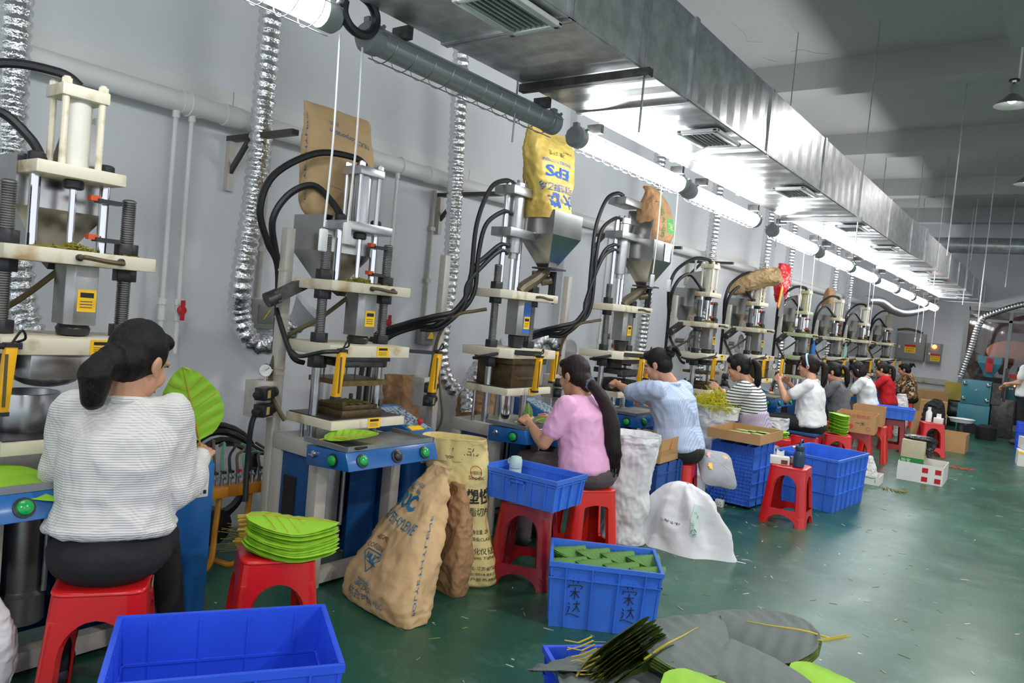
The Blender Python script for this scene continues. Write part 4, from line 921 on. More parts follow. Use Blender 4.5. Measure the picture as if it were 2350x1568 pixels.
nuc = Sack('paper_sack', 'brown paper sack with blue lettering slumped on the floor in front of the press', 'sack', (-2.55, 2.58, 0), -.14,
    [(.0, .0, .0, .265, .085), (.02, .0, .0, .275, .105), (.12, -.01, .03, .262, .12), (.25, -.025, .10, .215, .115), (.40, -.045, .19, .155, .10), (.52, -.06, .27, .115, .075), (.62, -.07, .33, .08, .03), (.665, -.07, .35, .075, .014)], m_kraft, .02, 4.2, 1, sc=8)
nuc.text('NUC', .085, -.055, .485, m_inkb, bold=.004); nuc.text('POLYETHYLENE', .062, -.03, .405, m_inkb, width=.30, ang=-.12); nuc.text('PLEASE NO HOOK', .022, -.05, .565, m_inkb, width=.14, ang=-.12); nuc.text('POUR FOOD BULK', .022, -.05, .54, m_inkb, width=.15, ang=-.12)
nuc.text('UJ0524052', .026, -.06, .315, m_ink, width=.1); nuc.text('COI5120161', .026, -.07, .272, m_ink, width=.12)
nuc.text('NUC', .042, -.065, .225, m_inkb, bold=.002)
nuc.line([(-.135, .235), (-.12, .255), (-.01, .255), (.005, .235), (-.065, .165), (-.135, .235)], .003, m_inkb); nuc.line([(-.125, .205), (-.005, .205)], .003, m_inkb)
nuc.text('MADE IN JAPAN', .018, -.05, .13, m_inkb, width=.10); nuc.text('NET25KG', .036, -.05, .105, m_inkb, width=.13); nuc.text('株式会社 ENEOS NUC', .04, -.02, .062, m_inkb, width=.30)
g_ = nuc.t
link('lettering', text_mesh('POLYETHYLENE', .05, lambda u, v: nuc.pt(-.35+v*3.2, .42+u*1.15, .0045), width=.36), m_inkb, g_)
br = Sack('paper_sack', 'plain crumpled brown paper sack squeezed behind the blue lettered sack', 'sack', (-2.52, 3.0, 0), -.2,
    [(.0, 0, 0, .13, .05), (.1, 0, 0, .135, .06), (.3, 0, .02, .12, .06), (.42, -.02, .04, .10, .045), (.55, -.05, .06, .05, .02)], m_kraft2, .022, 4.5, 2, sc=8)
ye = Sack('paper_sack', 'yellow paper sack with black Chinese print and an open top beside the blue bin', 'sack', (-2.63, 3.13, 0), .62,
    [(.0, .06, -.02, .20, .10), (.03, .06, -.02, .215, .12), (.15, .05, .0, .20, .13), (.3, .03, .03, .175, .115), (.45, .02, .05, .165, .10), (.6, .0, .06, .17, .09), (.72, -.02, .06, .175, .085), (.775, -.03, .05, .18, .09)], m_ysack, .013, 3.2, 3, top='open', sc=7, inner=mat('white_liner', sC(205, 206, 208), .5))
ye.text('Sinodec', .035, -.02, .68, m_ink, width=.12); ye.text('中国石化', .045, .06, .71, m_ink, width=.14); ye.text('中国石化', .022, .11, .60, m_ink, width=.06); ye.text('Sinodec', .03, .11, .575, m_ink, width=.08)
ye.line([(.11+.03*cos(a), .605+.035*sin(a)) for a in [2*pi*k/16 for k in range(17)]], .0016, m_inkr)
ye.text('热塑性', .085, .09, .47, m_ink, width=.19, bold=.002); ye.text('聚酯切片', .05, .11, .39, m_ink, width=.15)
ye.text('净含量: 25kg', .026, .14, .29, m_ink, width=.10); ye.text('等级(CLASS)', .022, .14, .255, m_ink, width=.10); ye.text('中国石化仪征化纤', .034, .13, .195, m_ink, width=.26); ye.text('Sinopec Yizheng', .024, .14, .165, m_ink, width=.16)
ye.line([(-.03, .145), (.08, .14), (.2, .148)], .002, m_inkr); ye.text('地址: 江苏省仪征', .022, .14, .11, m_ink, width=.16); ye.text('TEL: 0514-83234', .02, .14, .08, m_ink, width=.16); ye.text('客户服务热线', .02, .14, .05, m_ink, width=.18); ye.text('10283', .03, -.1, .2, m_ink, ang=1.2)
ts = Sack('woven_sack', 'tall white woven sack with a rolled top behind the woman in pink', 'sack', (-2.335, 4.62, 0), .5,
    [(.0, 0, 0, .155, .14), (.02, 0, 0, .165, .15), (.12, .0, 0, .14, .13), (.25, .01, 0, .15, .135), (.4, 0, 0, .145, .135), (.55, .01, 0, .155, .14), (.66, .02, .0, .16, .145), (.70, .02, 0, .175, .155), (.745, .02, 0, .17, .15)], m_wsack, .022, 2.4, 4, top='open', sc=8)
s2 = Sack('woven_sack', 'white woven sack overflowing with yellow green stems', 'sack', (-2.67, 6.85, 0), .4,
    [(.0, 0, 0, .17, .15), (.05, 0, 0, .18, .16), (.3, .0, 0, .17, .15), (.55, .02, 0, .18, .16), (.70, .04, 0, .195, .17), (.80, .06, 0, .21, .18)], m_wsack, .02, 2.4, 5, top='open', sc=8)
stems = MB(); R_ = random.Random(5)
for k in range(900):
    a = R_.uniform(0, 2*pi); d = sqrt(R_.random())*.2; x, y = .04+d*cos(a), d*sin(a); z = .78+R_.random()*.17*(1-(d/.2)**2)
    p = [V((x, y, z))]; dr = V((R_.gauss(0, 1), R_.gauss(0, 1), R_.gauss(0, .6))).normalized()
    for q in range(3): dr = (dr+V((R_.gauss(0, .4), R_.gauss(0, .4), R_.gauss(0, .3)))).normalized(); p.append(p[-1]+dr*.028)
    stems.tube(p, .0022, 4)
o = stems.build('leaf_stems', mat('yellow_green_stem', sC(212, 204, 40), .5, var=.2), None, (-2.67, 6.85, 0)); tag(o, 'heap of thin yellow green plastic stems in the white sack', None, None, 'stuff')
Sack('woven_sack', 'white sack slumped at the foot of the stem sack beside the grey cushion', 'sack', (-2.6, 6.3, 0), .2, [(.0, 0, 0, .15, .12), (.03, 0, 0, .16, .13), (.25, 0, 0, .14, .12), (.42, .02, 0, .12, .1), (.5, .03, 0, .05, .04)], m_wsack, .02, 2.4, 6, sc=9)
Sack('woven_sack', 'white plastic sack standing between the striped shirt and the hairband woman', 'sack', (-2.55, 8.3, 0), .3, [(.0, 0, 0, .15, .13), (.03, 0, 0, .16, .14), (.3, 0, 0, .16, .13), (.5, .02, 0, .17, .14), (.62, .03, 0, .18, .15)], m_wsack, .02, 2.4, 7, top='open', sc=9)
Sack('plastic_bag', 'white plastic bag hanging behind the cardboard boxes', 'bag', (-2.12, 10.95, .0), .3, [(.0, 0, 0, .08, .06), (.1, 0, 0, .1, .08), (.35, 0, 0, .08, .07), (.55, .02, 0, .1, .08), (.66, .0, 0, .09, .07)], m_wsack, .02, 2.4, 8, sc=9)
Sack('plastic_bag', 'white plastic bag beside the woman in the red shirt', 'bag', (-2.2, 14.2, .0), .3, [(.0, 0, 0, .1, .1), (.2, 0, 0, .13, .12), (.5, 0, 0, .12, .1), (.72, .0, 0, .06, .05)], m_wsack, .02, 2.4, 9, sc=9)
# small white sack lying on the floor, pinched corners
def floor_sack():
    t = thing('woven_sack', 'small white sack with green print lying on the open floor', 'sack', (-1.98, 4.78, 0), .0)
    m = MB()
    cor = [V((-.30, .08, .06)), V((.26, -.02, .02))]
    def f(u, v):
        a = 2*pi*u; r = sin(pi*v*.5)
        # base outline: two pinched corners left and right
        ex = .30*cos(a)*(1+.25*abs(cos(a))**6); ey = .155*sin(a)*(1-.35*abs(cos(a))**3)
        k = 1-v; hgt = .45*(1-(k)**1.9)
        top = V((-.0, .05, 0)); q = V((ex, ey, 0))*(k**.75)+top*(1-k)
        q.z = hgt*(1-.15*abs(cos(a))*k)
        n = .03*nz((q.x, q.y, q.z), 5, 3)+.045*(.25-abs(nz((q.x*1.2, q.y, q.z*.5), 5.5, 4)))+.012*(.25-abs(nz((q.x, q.y, q.z), 15, 6)))
        n += .05*(.32-abs(sin(a*3.5+2.2*v+.6*nz(q, 4, 8))))*sin(pi*min(1, v*1.15))*(.4+.6*k)
        return q+V((cos(a)*n, sin(a)*n, n*.6 if v > .1 else 0))
    m.grid(f, 72, 40, True); m.face(list(range(72))[::-1])
    m.build('sack_body', m_wsack, t, sharp=80)
    MB().tube(smooth_path([(.33, 0, .012), (.38, -.01, .006), (.44, .0, .004)]), .004, 5).build('tie_string', m_white, t)
    def front(x, z):
        v = 1-(1-min(z/.45, .97))**(1/1.9)
        best = min((abs(f(-.25+.001*i, v).x-x), i) for i in range(-180, 181, 4))[1]
        p = f(-.25+.001*best, v); return p+V((.0, -.004, .002))
    link('lettering', text_mesh('25kg 净重 POLYMER', .022, lambda u, w_: front(-.06+u, .2+w_), width=.13), m_ink, t)
    gm = mat('pale_green_print', sC(120, 190, 165), .6)
    g = MB(); g.grid(lambda u, w_: front(.085+.045*u, .14+.2*w_), 4, 10); o = g.build('printed_strip', mat('pale_print_ground', sC(214, 228, 222), .6), t)
    link('lettering', text_mesh('塑料编织袋', .03, lambda u, w_: front(.108-w_, .26+u*.9), width=.13), gm, t)
    a_ = MB()
    for k in range(3):
        a0 = 2*pi*k/3; a_.tube([front(.108+.017*cos(a0+b), .165+.017*sin(a0+b)) for b in (0, .4, .8, 1.2, 1.6)], .0025, 5)
    o = a_.build('recycling_mark', mat('green_print', sC(20, 140, 100), .6), t)
    t.rotation_euler = (0, 0, .15)
floor_sack()
# cushion
def cushion():
    t = thing('cushion', 'grey cushion printed with a yellow flower beside the woman in light blue', 'cushion', (-2.1, 5.63, .40))
    def f(u, v):
        a = 2*pi*u; n = (abs(cos(a))**5+abs(sin(a))**5)**-.2; r = sin(pi*(v*.998+.001)); z = -cos(pi*v)
        c = (cos(a)*sin(a))**2*4
        return V((.16*cos(a)*n*r**.7*(1+.06*c), .16*sin(a)*n*r**.7*(1+.06*c), .07*z*abs(z)**.3*(1-.5*c*r**3)+.006*nz((cos(a), sin(a), z), 3, 2)))
    m = MB(); I = m.grid(f, 48, 24, True); m.face(I[0][::-1]); m.face(I[-1]); m.build('cushion_body', mat('grey_cushion_cloth', sC(160, 162, 168), .85, bump=.25, bscale=20), t)
    for k, (x, y, mm) in enumerate(((.06, .06, m_ybar), (-.09, -.03, m_ybar), (-.08, .07, mat('pink_print', sC(240, 170, 170), .8)))):
        g = MB(); g.face([g.pt((x+.03*(1+.18*cos(8*a))*cos(a), y+.03*(1+.18*cos(8*a))*sin(a), .0675-.6*(x*x+y*y))) for a in [2*pi*q/40 for q in range(40)]]); fl_ = g.build('printed_flower', mm, t)
        if k == 0: MB().lathe([(.012, 0), (.012, .002)], 16, (x, y, .0675-.6*(x*x+y*y))).build('flower_centre', m_white, fl_)
    t.matrix_world = Matrix(((.55, -.45, .62, -2.1), (.78, .53, -.40, 5.63), (-.15, .72, .68, .43), (0, 0, 0, 1)))
cushion()
# bags in the hoppers (upside down)
def hop_bag(name, label, yc, zx, S, mt, seed, rz=pi/2, amp=.012, sc=7, p=3.4): return Sack(name, label, 'sack', (zx[0], yc, zx[1]), rz, S, mt, amp, p, seed, sc=sc)
b2 = hop_bag('paper_sack', 'brown paper sack standing in the hopper of the second press', 2.70, (-3.33, 1.80), [(.0, 0, 0, .10, .06), (.08, 0, 0, .11, .08), (.16, 0, 0, .19, .085), (.28, .01, 0, .215, .09), (.45, .01, 0, .225, .085), (.6, .0, .0, .22, .06), (.68, -.015, 0, .22, .03), (.705, -.03, 0, .215, .012)], m_kraft, 11)
b2.text('NUC Corporation', .04, .02, .56, m_inkb, width=.27, flip=True, ang=-.12); b2.text('ENEOS', .03, -.08, .62, m_inkb, width=.06, flip=True); b2.line([(-.12, .47), (-.12, .28), (.15, .26), (.15, .44), (-.12, .47)], .0012, m_inkb)
link('lettering', text_mesh('POLYETHYLENE', .05, lambda u, v: b2.pt(pi+.15+v*4, .55+u*.9, .0045), width=.5), m_inkb, b2.t)
b3 = hop_bag('plastic_sack', 'yellow plastic sack with blue upside down letters in the hopper behind the woman in pink', 4.31, (-3.0, 2.16), [(.0, 0, 0, .15, .12), (.08, 0, 0, .165, .13), (.16, -.02, 0, .155, .12), (.28, -.04, 0, .21, .125), (.4, -.05, 0, .24, .11), (.5, -.05, 0, .255, .08), (.56, -.05, 0, .26, .04), (.60, -.07, .0, .25, .014)], m_eps, 12, amp=.016)
b3.text('EPS', .10, -.05, .31, m_inkB, width=.25, flip=True, bold=.002); b3.text('EXPANDABLE POLYSTYRENE', .03, -.05, .375, m_inkB, width=.31, flip=True); b3.text('可发性聚苯乙烯', .055, -.04, .21, m_inkB, width=.30, flip=True); b3.text('大', .1, .06, .135, m_inkB, flip=True, bold=.003); b3.text('®', .045, -.01, .13, m_inkB, flip=True); b3.text('牌', .1, -.085, .13, m_inkB, flip=True, bold=.003); b3.text('净重: 25千克', .035, -.06, .43, m_ink, width=.18, flip=True); b3.text('NET WEIGHT', .018, .06, .455, m_ink, flip=True)
b4 = hop_bag('paper_sack', 'brown paper sack with a green lettered band in the hopper of the fourth press', 5.92, (-2.99, 2.2), [(.0, 0, 0, .15, .12), (.05, .01, 0, .175, .14), (.15, .01, 0, .19, .14), (.26, .0, 0, .175, .12), (.35, -.02, 0, .14, .09), (.42, -.05, 0, .10, .06), (.46, -.09, .02, .09, .04), (.47, -.14, .02, .06, .03)], m_kraft2, 13, amp=.016)
b4.patch('green_band', -.05, .185, .10, .225, mat('green_band', sC(60, 160, 80), .6)); b4.text('MATERIALS', .075, .07, .16, mat('band_letters', sC(225, 205, 150), .7), width=.2, flip=True)
link('lettering', text_mesh('GREEN MATERIALS', .055, lambda u, v: b4.front(-.1-v, .2+u*.9, .0045), width=.34), m_inkg, b4.t)
ps = MB(); ps.box(0, .002, -.055, .055, -.075, .075); o = ps.build('notice_sheet', m_white, None, (-2.855, 5.96, 2.13)); tag(o, 'white printed notice stuck on the fourth press hopper', 'notice')
strokes(o, [[(.0, -.04, .05-.02*k), (.0, .04, .05-.02*k)] for k in range(6)], lambda a, b, c: (.0025, b, c), .0012, 'printed_lines')
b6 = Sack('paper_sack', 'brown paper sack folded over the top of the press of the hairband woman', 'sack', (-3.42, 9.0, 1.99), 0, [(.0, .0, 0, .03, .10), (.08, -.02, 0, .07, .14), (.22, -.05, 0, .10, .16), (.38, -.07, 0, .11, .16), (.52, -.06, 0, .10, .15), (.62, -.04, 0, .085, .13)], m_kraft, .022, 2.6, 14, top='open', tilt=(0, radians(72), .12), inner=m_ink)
rb = hop_bag('plastic_bag', 'red plastic bag with gold tape hanging above the pale green press', 10.75, (-3.35, 1.98), [(.0, 0, 0, .09, .04), (.1, .0, 0, .14, .06), (.3, .05, 0, .22, .07), (.45, .08, 0, .24, .05), (.55, .1, 0, .22, .02)], mat('red_bag_plastic', sC(225, 40, 45), .3), 15, amp=.025)
tp = MB(); tp.bar((-.20, -.085, .22), (-.30, -.085, -.08), .07, .006, up=(0, 1, 0)); tp.build('gold_tape', m_ybar, rb.t); tp = MB(); tp.bar((-.20, -.08, .23), (-.305, -.08, -.09), .095, .004, up=(0, 1, 0)); tp.build('red_tape_edge', m_red, rb.t)
MB().box(-.16, .02, -.06, -.05, -.2, .12).build('silver_pouch', m_foil2, rb.t)
b8 = hop_bag('paper_sack', 'brown paper sack standing behind the cylinder of the glass bottle press', 13.45, (-3.35, 1.9), [(.0, 0, 0, .15, .06), (.1, .0, 0, .2, .08), (.3, .0, 0, .22, .08), (.42, .0, 0, .22, .05), (.5, .05, 0, .22, .01)], m_kraft2, 16, amp=.02)

# ------------------------------------------------------------------ cartons
def carton(x, y, rz, L, W, H, label, z=0, mt=None, open_top=True, flaps=False, th=.006, name='cardboard_box'):
    mt = mt or m_card
    t = thing(name, label, 'box', (x, y, z), rz)
    for nm, b in (('side_wall', (-L/2, L/2, -W/2, -W/2+th)), ('side_wall', (-L/2, L/2, W/2-th, W/2)), ('end_wall', (-L/2, -L/2+th, -W/2+th, W/2-th)), ('end_wall', (L/2-th, L/2, -W/2+th, W/2-th))):
        MB().box(b[0], b[1], b[2], b[3], 0, H).build(nm, mt, t)
    MB().box(-L/2+th, L/2-th, -W/2+th, W/2-th, 0, th).build('box_bottom', mt, t)
    if not open_top: MB().box(-L/2, L/2, -W/2, W/2, H, H+th).build('box_top', mt, t)
    if flaps: 
        MB().bar((0, -W/2, H), (0, -W/2-.10, H+.05), L, th).build('flap', mt, t); MB().bar((0, W/2, H), (0, W/2+.05, H+.11), L, th).build('flap', mt, t)
    return t
c = carton(-2.41, 5.10, .05, .31, .40, .17, 'open cardboard box with orange scribble on the dusty blue crate', z=.515)
strokes(c, [[(-.02, .0), (.0, .03), (.02, .06)], [(0, 0), (.015, .035), (.03, .05)]], lambda a, b: (.157, -.03+a, .09+b), .004, 'orange_scribble', m_orange)
MB().box(.1555, .1565, -.195, .195, .05, .09).build('packing_tape', mat('clear_tape', sC(178, 140, 84), .25), c)
fl_ = MB(); R_ = random.Random(9)
for k in range(60): 
    p = V((R_.uniform(-.13, .13), R_.uniform(-.17, .17), .09+.02*R_.random())); d = V((R_.gauss(0, 1), R_.gauss(0, 1), .3*R_.random())).normalized()*.03
    fl_.bar(p-d, p+d, .01, .004)
o = fl_.build('plastic_bits', mat('pale_bits', sC(190, 196, 170), .6, var=.4, vscale=30), None, (-2.41, 5.10, .515)); tag(o, 'small pale plastic bits filling the open cardboard box', None, None, 'stuff')
c = carton(-2.2, 6.52, .0, .46, .62, .085, 'flat cardboard tray of green leaves on the grid crate', z=.58)
carton(-1.93, 9.62, .12, .42, .5, .22, 'cardboard box with red print standing on the red stool', z=.466)
MB()
cb = carton(-2.0, 10.62, .1, .36, .42, .24, 'plain cardboard box behind the red printed one', z=.47)
o = link('lettering', text_mesh('五谷杂粮精品', .05, plane_map((-1.93, 9.366, .655), (1, 0, 0), (0, 0, 1)), width=.3), mat('faded_red_ink', sC(190, 90, 70), .7)); o.parent = None
bpy.data.objects.remove(o)
def carton_print(t, txt, size, x, y, z, m, width=None, axis='y'):
    mp = plane_map((x, y, z), (1, 0, 0), (0, 0, 1)) if axis == 'y' else plane_map((x, y, z), (0, 1, 0), (0, 0, 1))
    return link('lettering', text_mesh(txt, size, mp, width=width), m, t)
c = [o for o in COL.objects if o.get('label') == 'cardboard box with red print standing on the red stool'][0]
fr = mat('faded_red_ink', sC(190, 90, 70), .7)
carton_print(c, '五谷杂粮精品', .05, .0, -.2515, .19, fr, .3); carton_print(c, '一米', .06, .05, -.2515, .11, m_ink, .1); MB().lathe([(.03, 0), (.03, .001)], 14, (-.05, -.2505, .07), (0, -1, 0)).build('orange_print', m_orange, c); MB().tube([(.14+.02*cos(a), -.2515, .06+.02*sin(a)) for a in [2*pi*k/14 for k in range(14)]], .002, 5, closed=True).build('round_mark', fr, c)
# green and white carton with black bag on the aisle floor
gw = carton(-1.22, 9.86, .03, .46, .62, .21, 'low white carton with red squares on the aisle floor', mt=m_cardw)
for x in (.02, .15):
    for z in (.02, .12): MB().box(x, x+.06, -.312, -.31, z, z+.055).build('red_square', m_inkr if False else m_red, gw)
tb = thing('cardboard_box', 'beige carton with a green band and black plastic standing in the low white carton', 'box', (-1.32, 9.82, .012))
MB().box(-.12, .12, -.16, .16, 0, .44).build('box_body', mat('taped_beige_carton', sC(190, 180, 150), .35, var=.1), tb, bevel=.003)
MB().box(-.122, .122, -.163, -.158, .14, .24).build('green_band', mat('carton_green', sC(30, 130, 60), .5), tb); link('lettering', text_mesh('怡宝', .05, plane_map((-.06, -.1645, .2), (1, 0, 0), (0, 0, 1))), m_white, tb)
bs = Sack('plastic_bag', 'black plastic bag draped over the beige carton', 'bag', (-1.2, 9.85, .27), 0, [(.0, .04, -.1, .02, .01), (.08, .02, -.05, .05, .04), (.16, .0, 0, .09, .09), (.20, -.08, 0, .17, .14), (.225, -.1, 0, .12, .1)], mat('black_bag', (.015, .015, .017), .25), .02, 2.4, 21, sc=12)
mk = carton(-1.6, 8.93, .05, .22, .3, .1, 'small white carton holding a white paper bag on the aisle floor', mt=m_cardw)
strokes(mk, [[(-.05, .06), (-.02, .08), (.02, .075), (.07, .08)], [(-.06, .03), (-.05, .06)], [(.07, .03), (.07, .06)]], lambda a, b: (a, -.152, b), .003, 'green_print', mat('carton_green', sC(30, 130, 60), .5))
Sack('paper_bag', 'crumpled white paper bag standing in the small white carton', 'bag', (-1.62, 8.93, .008), .2, [(.0, 0, 0, .08, .07), (.1, 0, 0, .08, .07), (.2, -.01, 0, .06, .05), (.28, -.02, 0, .04, .03)], m_cardw, .015, 2.6, 22, sc=14)
carton(-1.3, 13.3, .0, .4, .5, .28, 'brown carton on the floor behind the far red stool')
carton(-1.75, 14.2, .1, .5, .5, .45, 'brown carton beside the woman in the floral shirt')
carton(-1.95, 16.2, .1, .45, .4, .55, 'large brown carton standing behind the floral shirt woman', open_top=False)
carton(-2.2, 17.6, .2, .6, .5, .68, 'tall brown carton against the far wall left of the teal machine', open_top=False)
yb = carton(-1.75, 18.2, .0, .5, .4, .35, 'mustard yellow box on the black motor by the far wall', z=.52, mt=mat('mustard_box', sC(178, 160, 70), .6), open_top=False)
o = MB().box(-.3, .3, -.25, .25, 0, .5).cyl((-.3, -.26, .3), (.3, -.26, .3), .12).build('motor_housing', mat('black_green_paint', sC(36, 52, 52), .4), None, (-1.78, 18.1, 0), bevel=.03); tag(o, 'dark motor housing beside the teal machine', 'machine')
wc = carton(-.25, 12.95, .1, .4, .45, .2, 'white carton with a yellow stripe at the right edge', mt=m_cardw, open_top=False)
MB().box(-.202, .202, -.2275, -.2255, .17, .2).build('yellow_stripe', m_yellow, wc)
wr = carton(-.25, 13.1, .25, .34, .4, .16, 'white carton with red squares on the yellow striped carton', z=.215, mt=m_cardw, open_top=False)
for x in (-.1, .04): MB().box(x, x+.07, -.202, -.2, .03, .1).build('red_square', m_red, wr)
# strap, scraps on the floor
for x, y, rz, s, lb in ((-1.33, 8.72, .2, .12, 'olive scrap of leaf trimmings near the white carton'), (-.98, 11.35, .3, .16, 'strip of orange trimmings on the far aisle floor')):
    g = MB(); R_ = random.Random(3)
    for k in range(24):
        u = k/24; g.tube([(-s+2*s*u, .03*sin(5*u), .008), (-s+2*s*u+R_.gauss(0, .01), .05*R_.gauss(0, 1), .012), (-s+2*s*u+R_.gauss(0, .01), .06*R_.gauss(0, 1), .006)], .004, 4)
    o = g.build('floor_trimmings', MATS['olive_scrap'] if 'olive' in lb else m_orange, None, (x, y, 0)); o.rotation_euler = (0, 0, rz); tag(o, lb, None, None, 'stuff')
g = MB(); R_ = random.Random(44)
for k in range(420):
    y = R_.uniform(2.2, 11); x = R_.uniform(-2.7, .6) if R_.random() < .5 else R_.gauss(-1.6, .5); a = R_.uniform(0, pi); l = R_.uniform(.004, .03)
    g.bar((x-l*cos(a), y-l*sin(a), .0012), (x+l*cos(a), y+l*sin(a), .0012), R_.uniform(.002, .008), .002)
o = g.build('floor_litter', mat('litter', sC(120, 130, 80), .7, var=.7, vscale=3, col2=sC(190, 190, 180), thr=(.45, .55)), None); tag(o, 'tiny leaf clippings scattered over the green floor', None, None, 'stuff')

Sack('plastic_bag', 'white plastic bag cut by the left edge beside the nearest stool', 'bag', (-2.74, .945, .0), .2, [(.0, 0, 0, .06, .05), (.12, 0, 0, .09, .07), (.26, .0, 0, .10, .08), (.36, .02, 0, .07, .05), (.42, .04, 0, .03, .02)], m_wsack, .014, 2.4, 51, sc=7)
Sack('cloth_bag', 'dark red cloth bag hanging beside the second press cabinet', 'bag', (-2.80, 3.06, .18), .2, [(.0, 0, 0, .04, .03), (.1, 0, 0, .06, .045), (.25, 0, 0, .06, .04), (.34, 0, 0, .03, .02)], m_red, .015, 2.4, 52, sc=9)
# ------------------------------------------------------------------ people
def remesh(mb, voxel, smooth=3, fac=.5):
    me = bpy.data.meshes.new('tmp'); me.from_pydata([tuple(p) for p in mb.v], [], mb.f)
    bm = bmesh.new(); bm.from_mesh(me); bmesh.ops.recalc_face_normals(bm, faces=bm.faces); bm.to_mesh(me); bm.free()
    o = bpy.data.objects.new('tmp', me); COL.objects.link(o)
    m = o.modifiers.new('r', 'REMESH'); m.mode = 'VOXEL'; m.voxel_size = voxel; m.use_smooth_shade = True
    if smooth: s = o.modifiers.new('s', 'SMOOTH'); s.factor = fac; s.iterations = smooth
    dg = bpy.context.evaluated_depsgraph_get(); r = bpy.data.meshes.new_from_object(o.evaluated_get(dg))
    bpy.data.objects.remove(o); bpy.data.meshes.remove(me)
    r.polygons.foreach_set('use_smooth', [True]*len(r.polygons)); return r
def wrinkle(me, amp, sc, seed, stretch=(1, 1, 1), mask=None):
    vs = me.vertices; N = [v.normal.copy() for v in vs]
    for i, v in enumerate(vs):
        q = (v.co.x*stretch[0], v.co.y*stretch[1], v.co.z*stretch[2])
        e = (.35-abs(nz(q, sc, seed)))*1.2+.45*(.3-abs(nz(q, sc*2.1, seed+4)))+.6*(.3-abs(nz((q[0]+.5*q[2], q[1]-.3*q[2], q[2]*.45), sc*1.6, seed+8)))
        k = amp*e*(mask(v.co) if mask else 1)
        v.co += N[i]*k
    me.update()
def loft(mb, secs, n=28, p=2.3):
    """secs: (centre, right, forward, a, b)"""
    prev = None
    for c, r, f, a, b in secs:
        A = []
        for i in range(n):
            t = 2*pi*i/n; cs, sn = cos(t), sin(t); k = (abs(cs)**p+abs(sn)**p)**(-1/p)
            A.append(mb.pt(V(c)+V(r)*(a*cs*k)+V(f)*(b*sn*k)))
        if prev: mb.skin(prev, A)
        else: mb.face(A[::-1])
        prev = A
    mb.face(prev)
def ik(a, b, l1, l2, hint):
    a, b = V(a), V(b); d = b-a; L = min(d.length, (l1+l2)*.999); d.normalize()
    x = (l1*l1-l2*l2+L*L)/(2*L); h = sqrt(max(l1*l1-x*x, 0)); hn = V(hint)-d*V(hint).dot(d); hn.normalize()
    return a+d*x+hn*h, a+d*L
def hand(mb, wrist, fwd, back, thumb_side, curl=(.5, .6, .5), s=1.0, pinch=0):
    """palm with four fingers of unequal length and a thumb leaving its side"""
    f = V(fwd).normalized(); b = V(back); b = (b-f*b.dot(f)).normalized(); sd = f.cross(b)*thumb_side   # sd points to the thumb
    w = V(wrist); s *= 1.0
    L = (.074, .082, .076, .058); K = (.030, .010, -.010, -.029)
    for i in range(4):
        k = w+f*(.080-.004*abs(i-1.2))*s+sd*K[i]*s
        mb.caps(w+sd*K[i]*.55*s, k, .0135*s, .0115*s, 8)
        a = 0; q = k
        for j, (fr, rr) in enumerate(((.45, .0098), (.30, .0090), (.25, .0078))):
            a += curl[j]*(1+.12*i)
            d = f*cos(a)-b*sin(a); e = q+d*L[i]*fr*s; mb.caps(q, e, rr*s, (rr-.0007)*s, 8); q = e
    t0 = w+f*.022*s+sd*.022*s-b*.006*s; d1 = (f*.62+sd*.72-b*.35).normalized(); t1 = t0+d1*.042*s
    d2 = (f*.85+sd*(.25-pinch)-b*.5).normalized(); t2 = t1+d2*.03*s; d3 = (f*.9-sd*(.05+pinch)-b*.45).normalized(); t3 = t2+d3*.024*s
    mb.caps(t0, t1, .0135*s, .0115*s, 8); mb.caps(t1, t2, .011*s, .0098*s, 8); mb.caps(t2, t3, .0098*s, .008*s, 8)
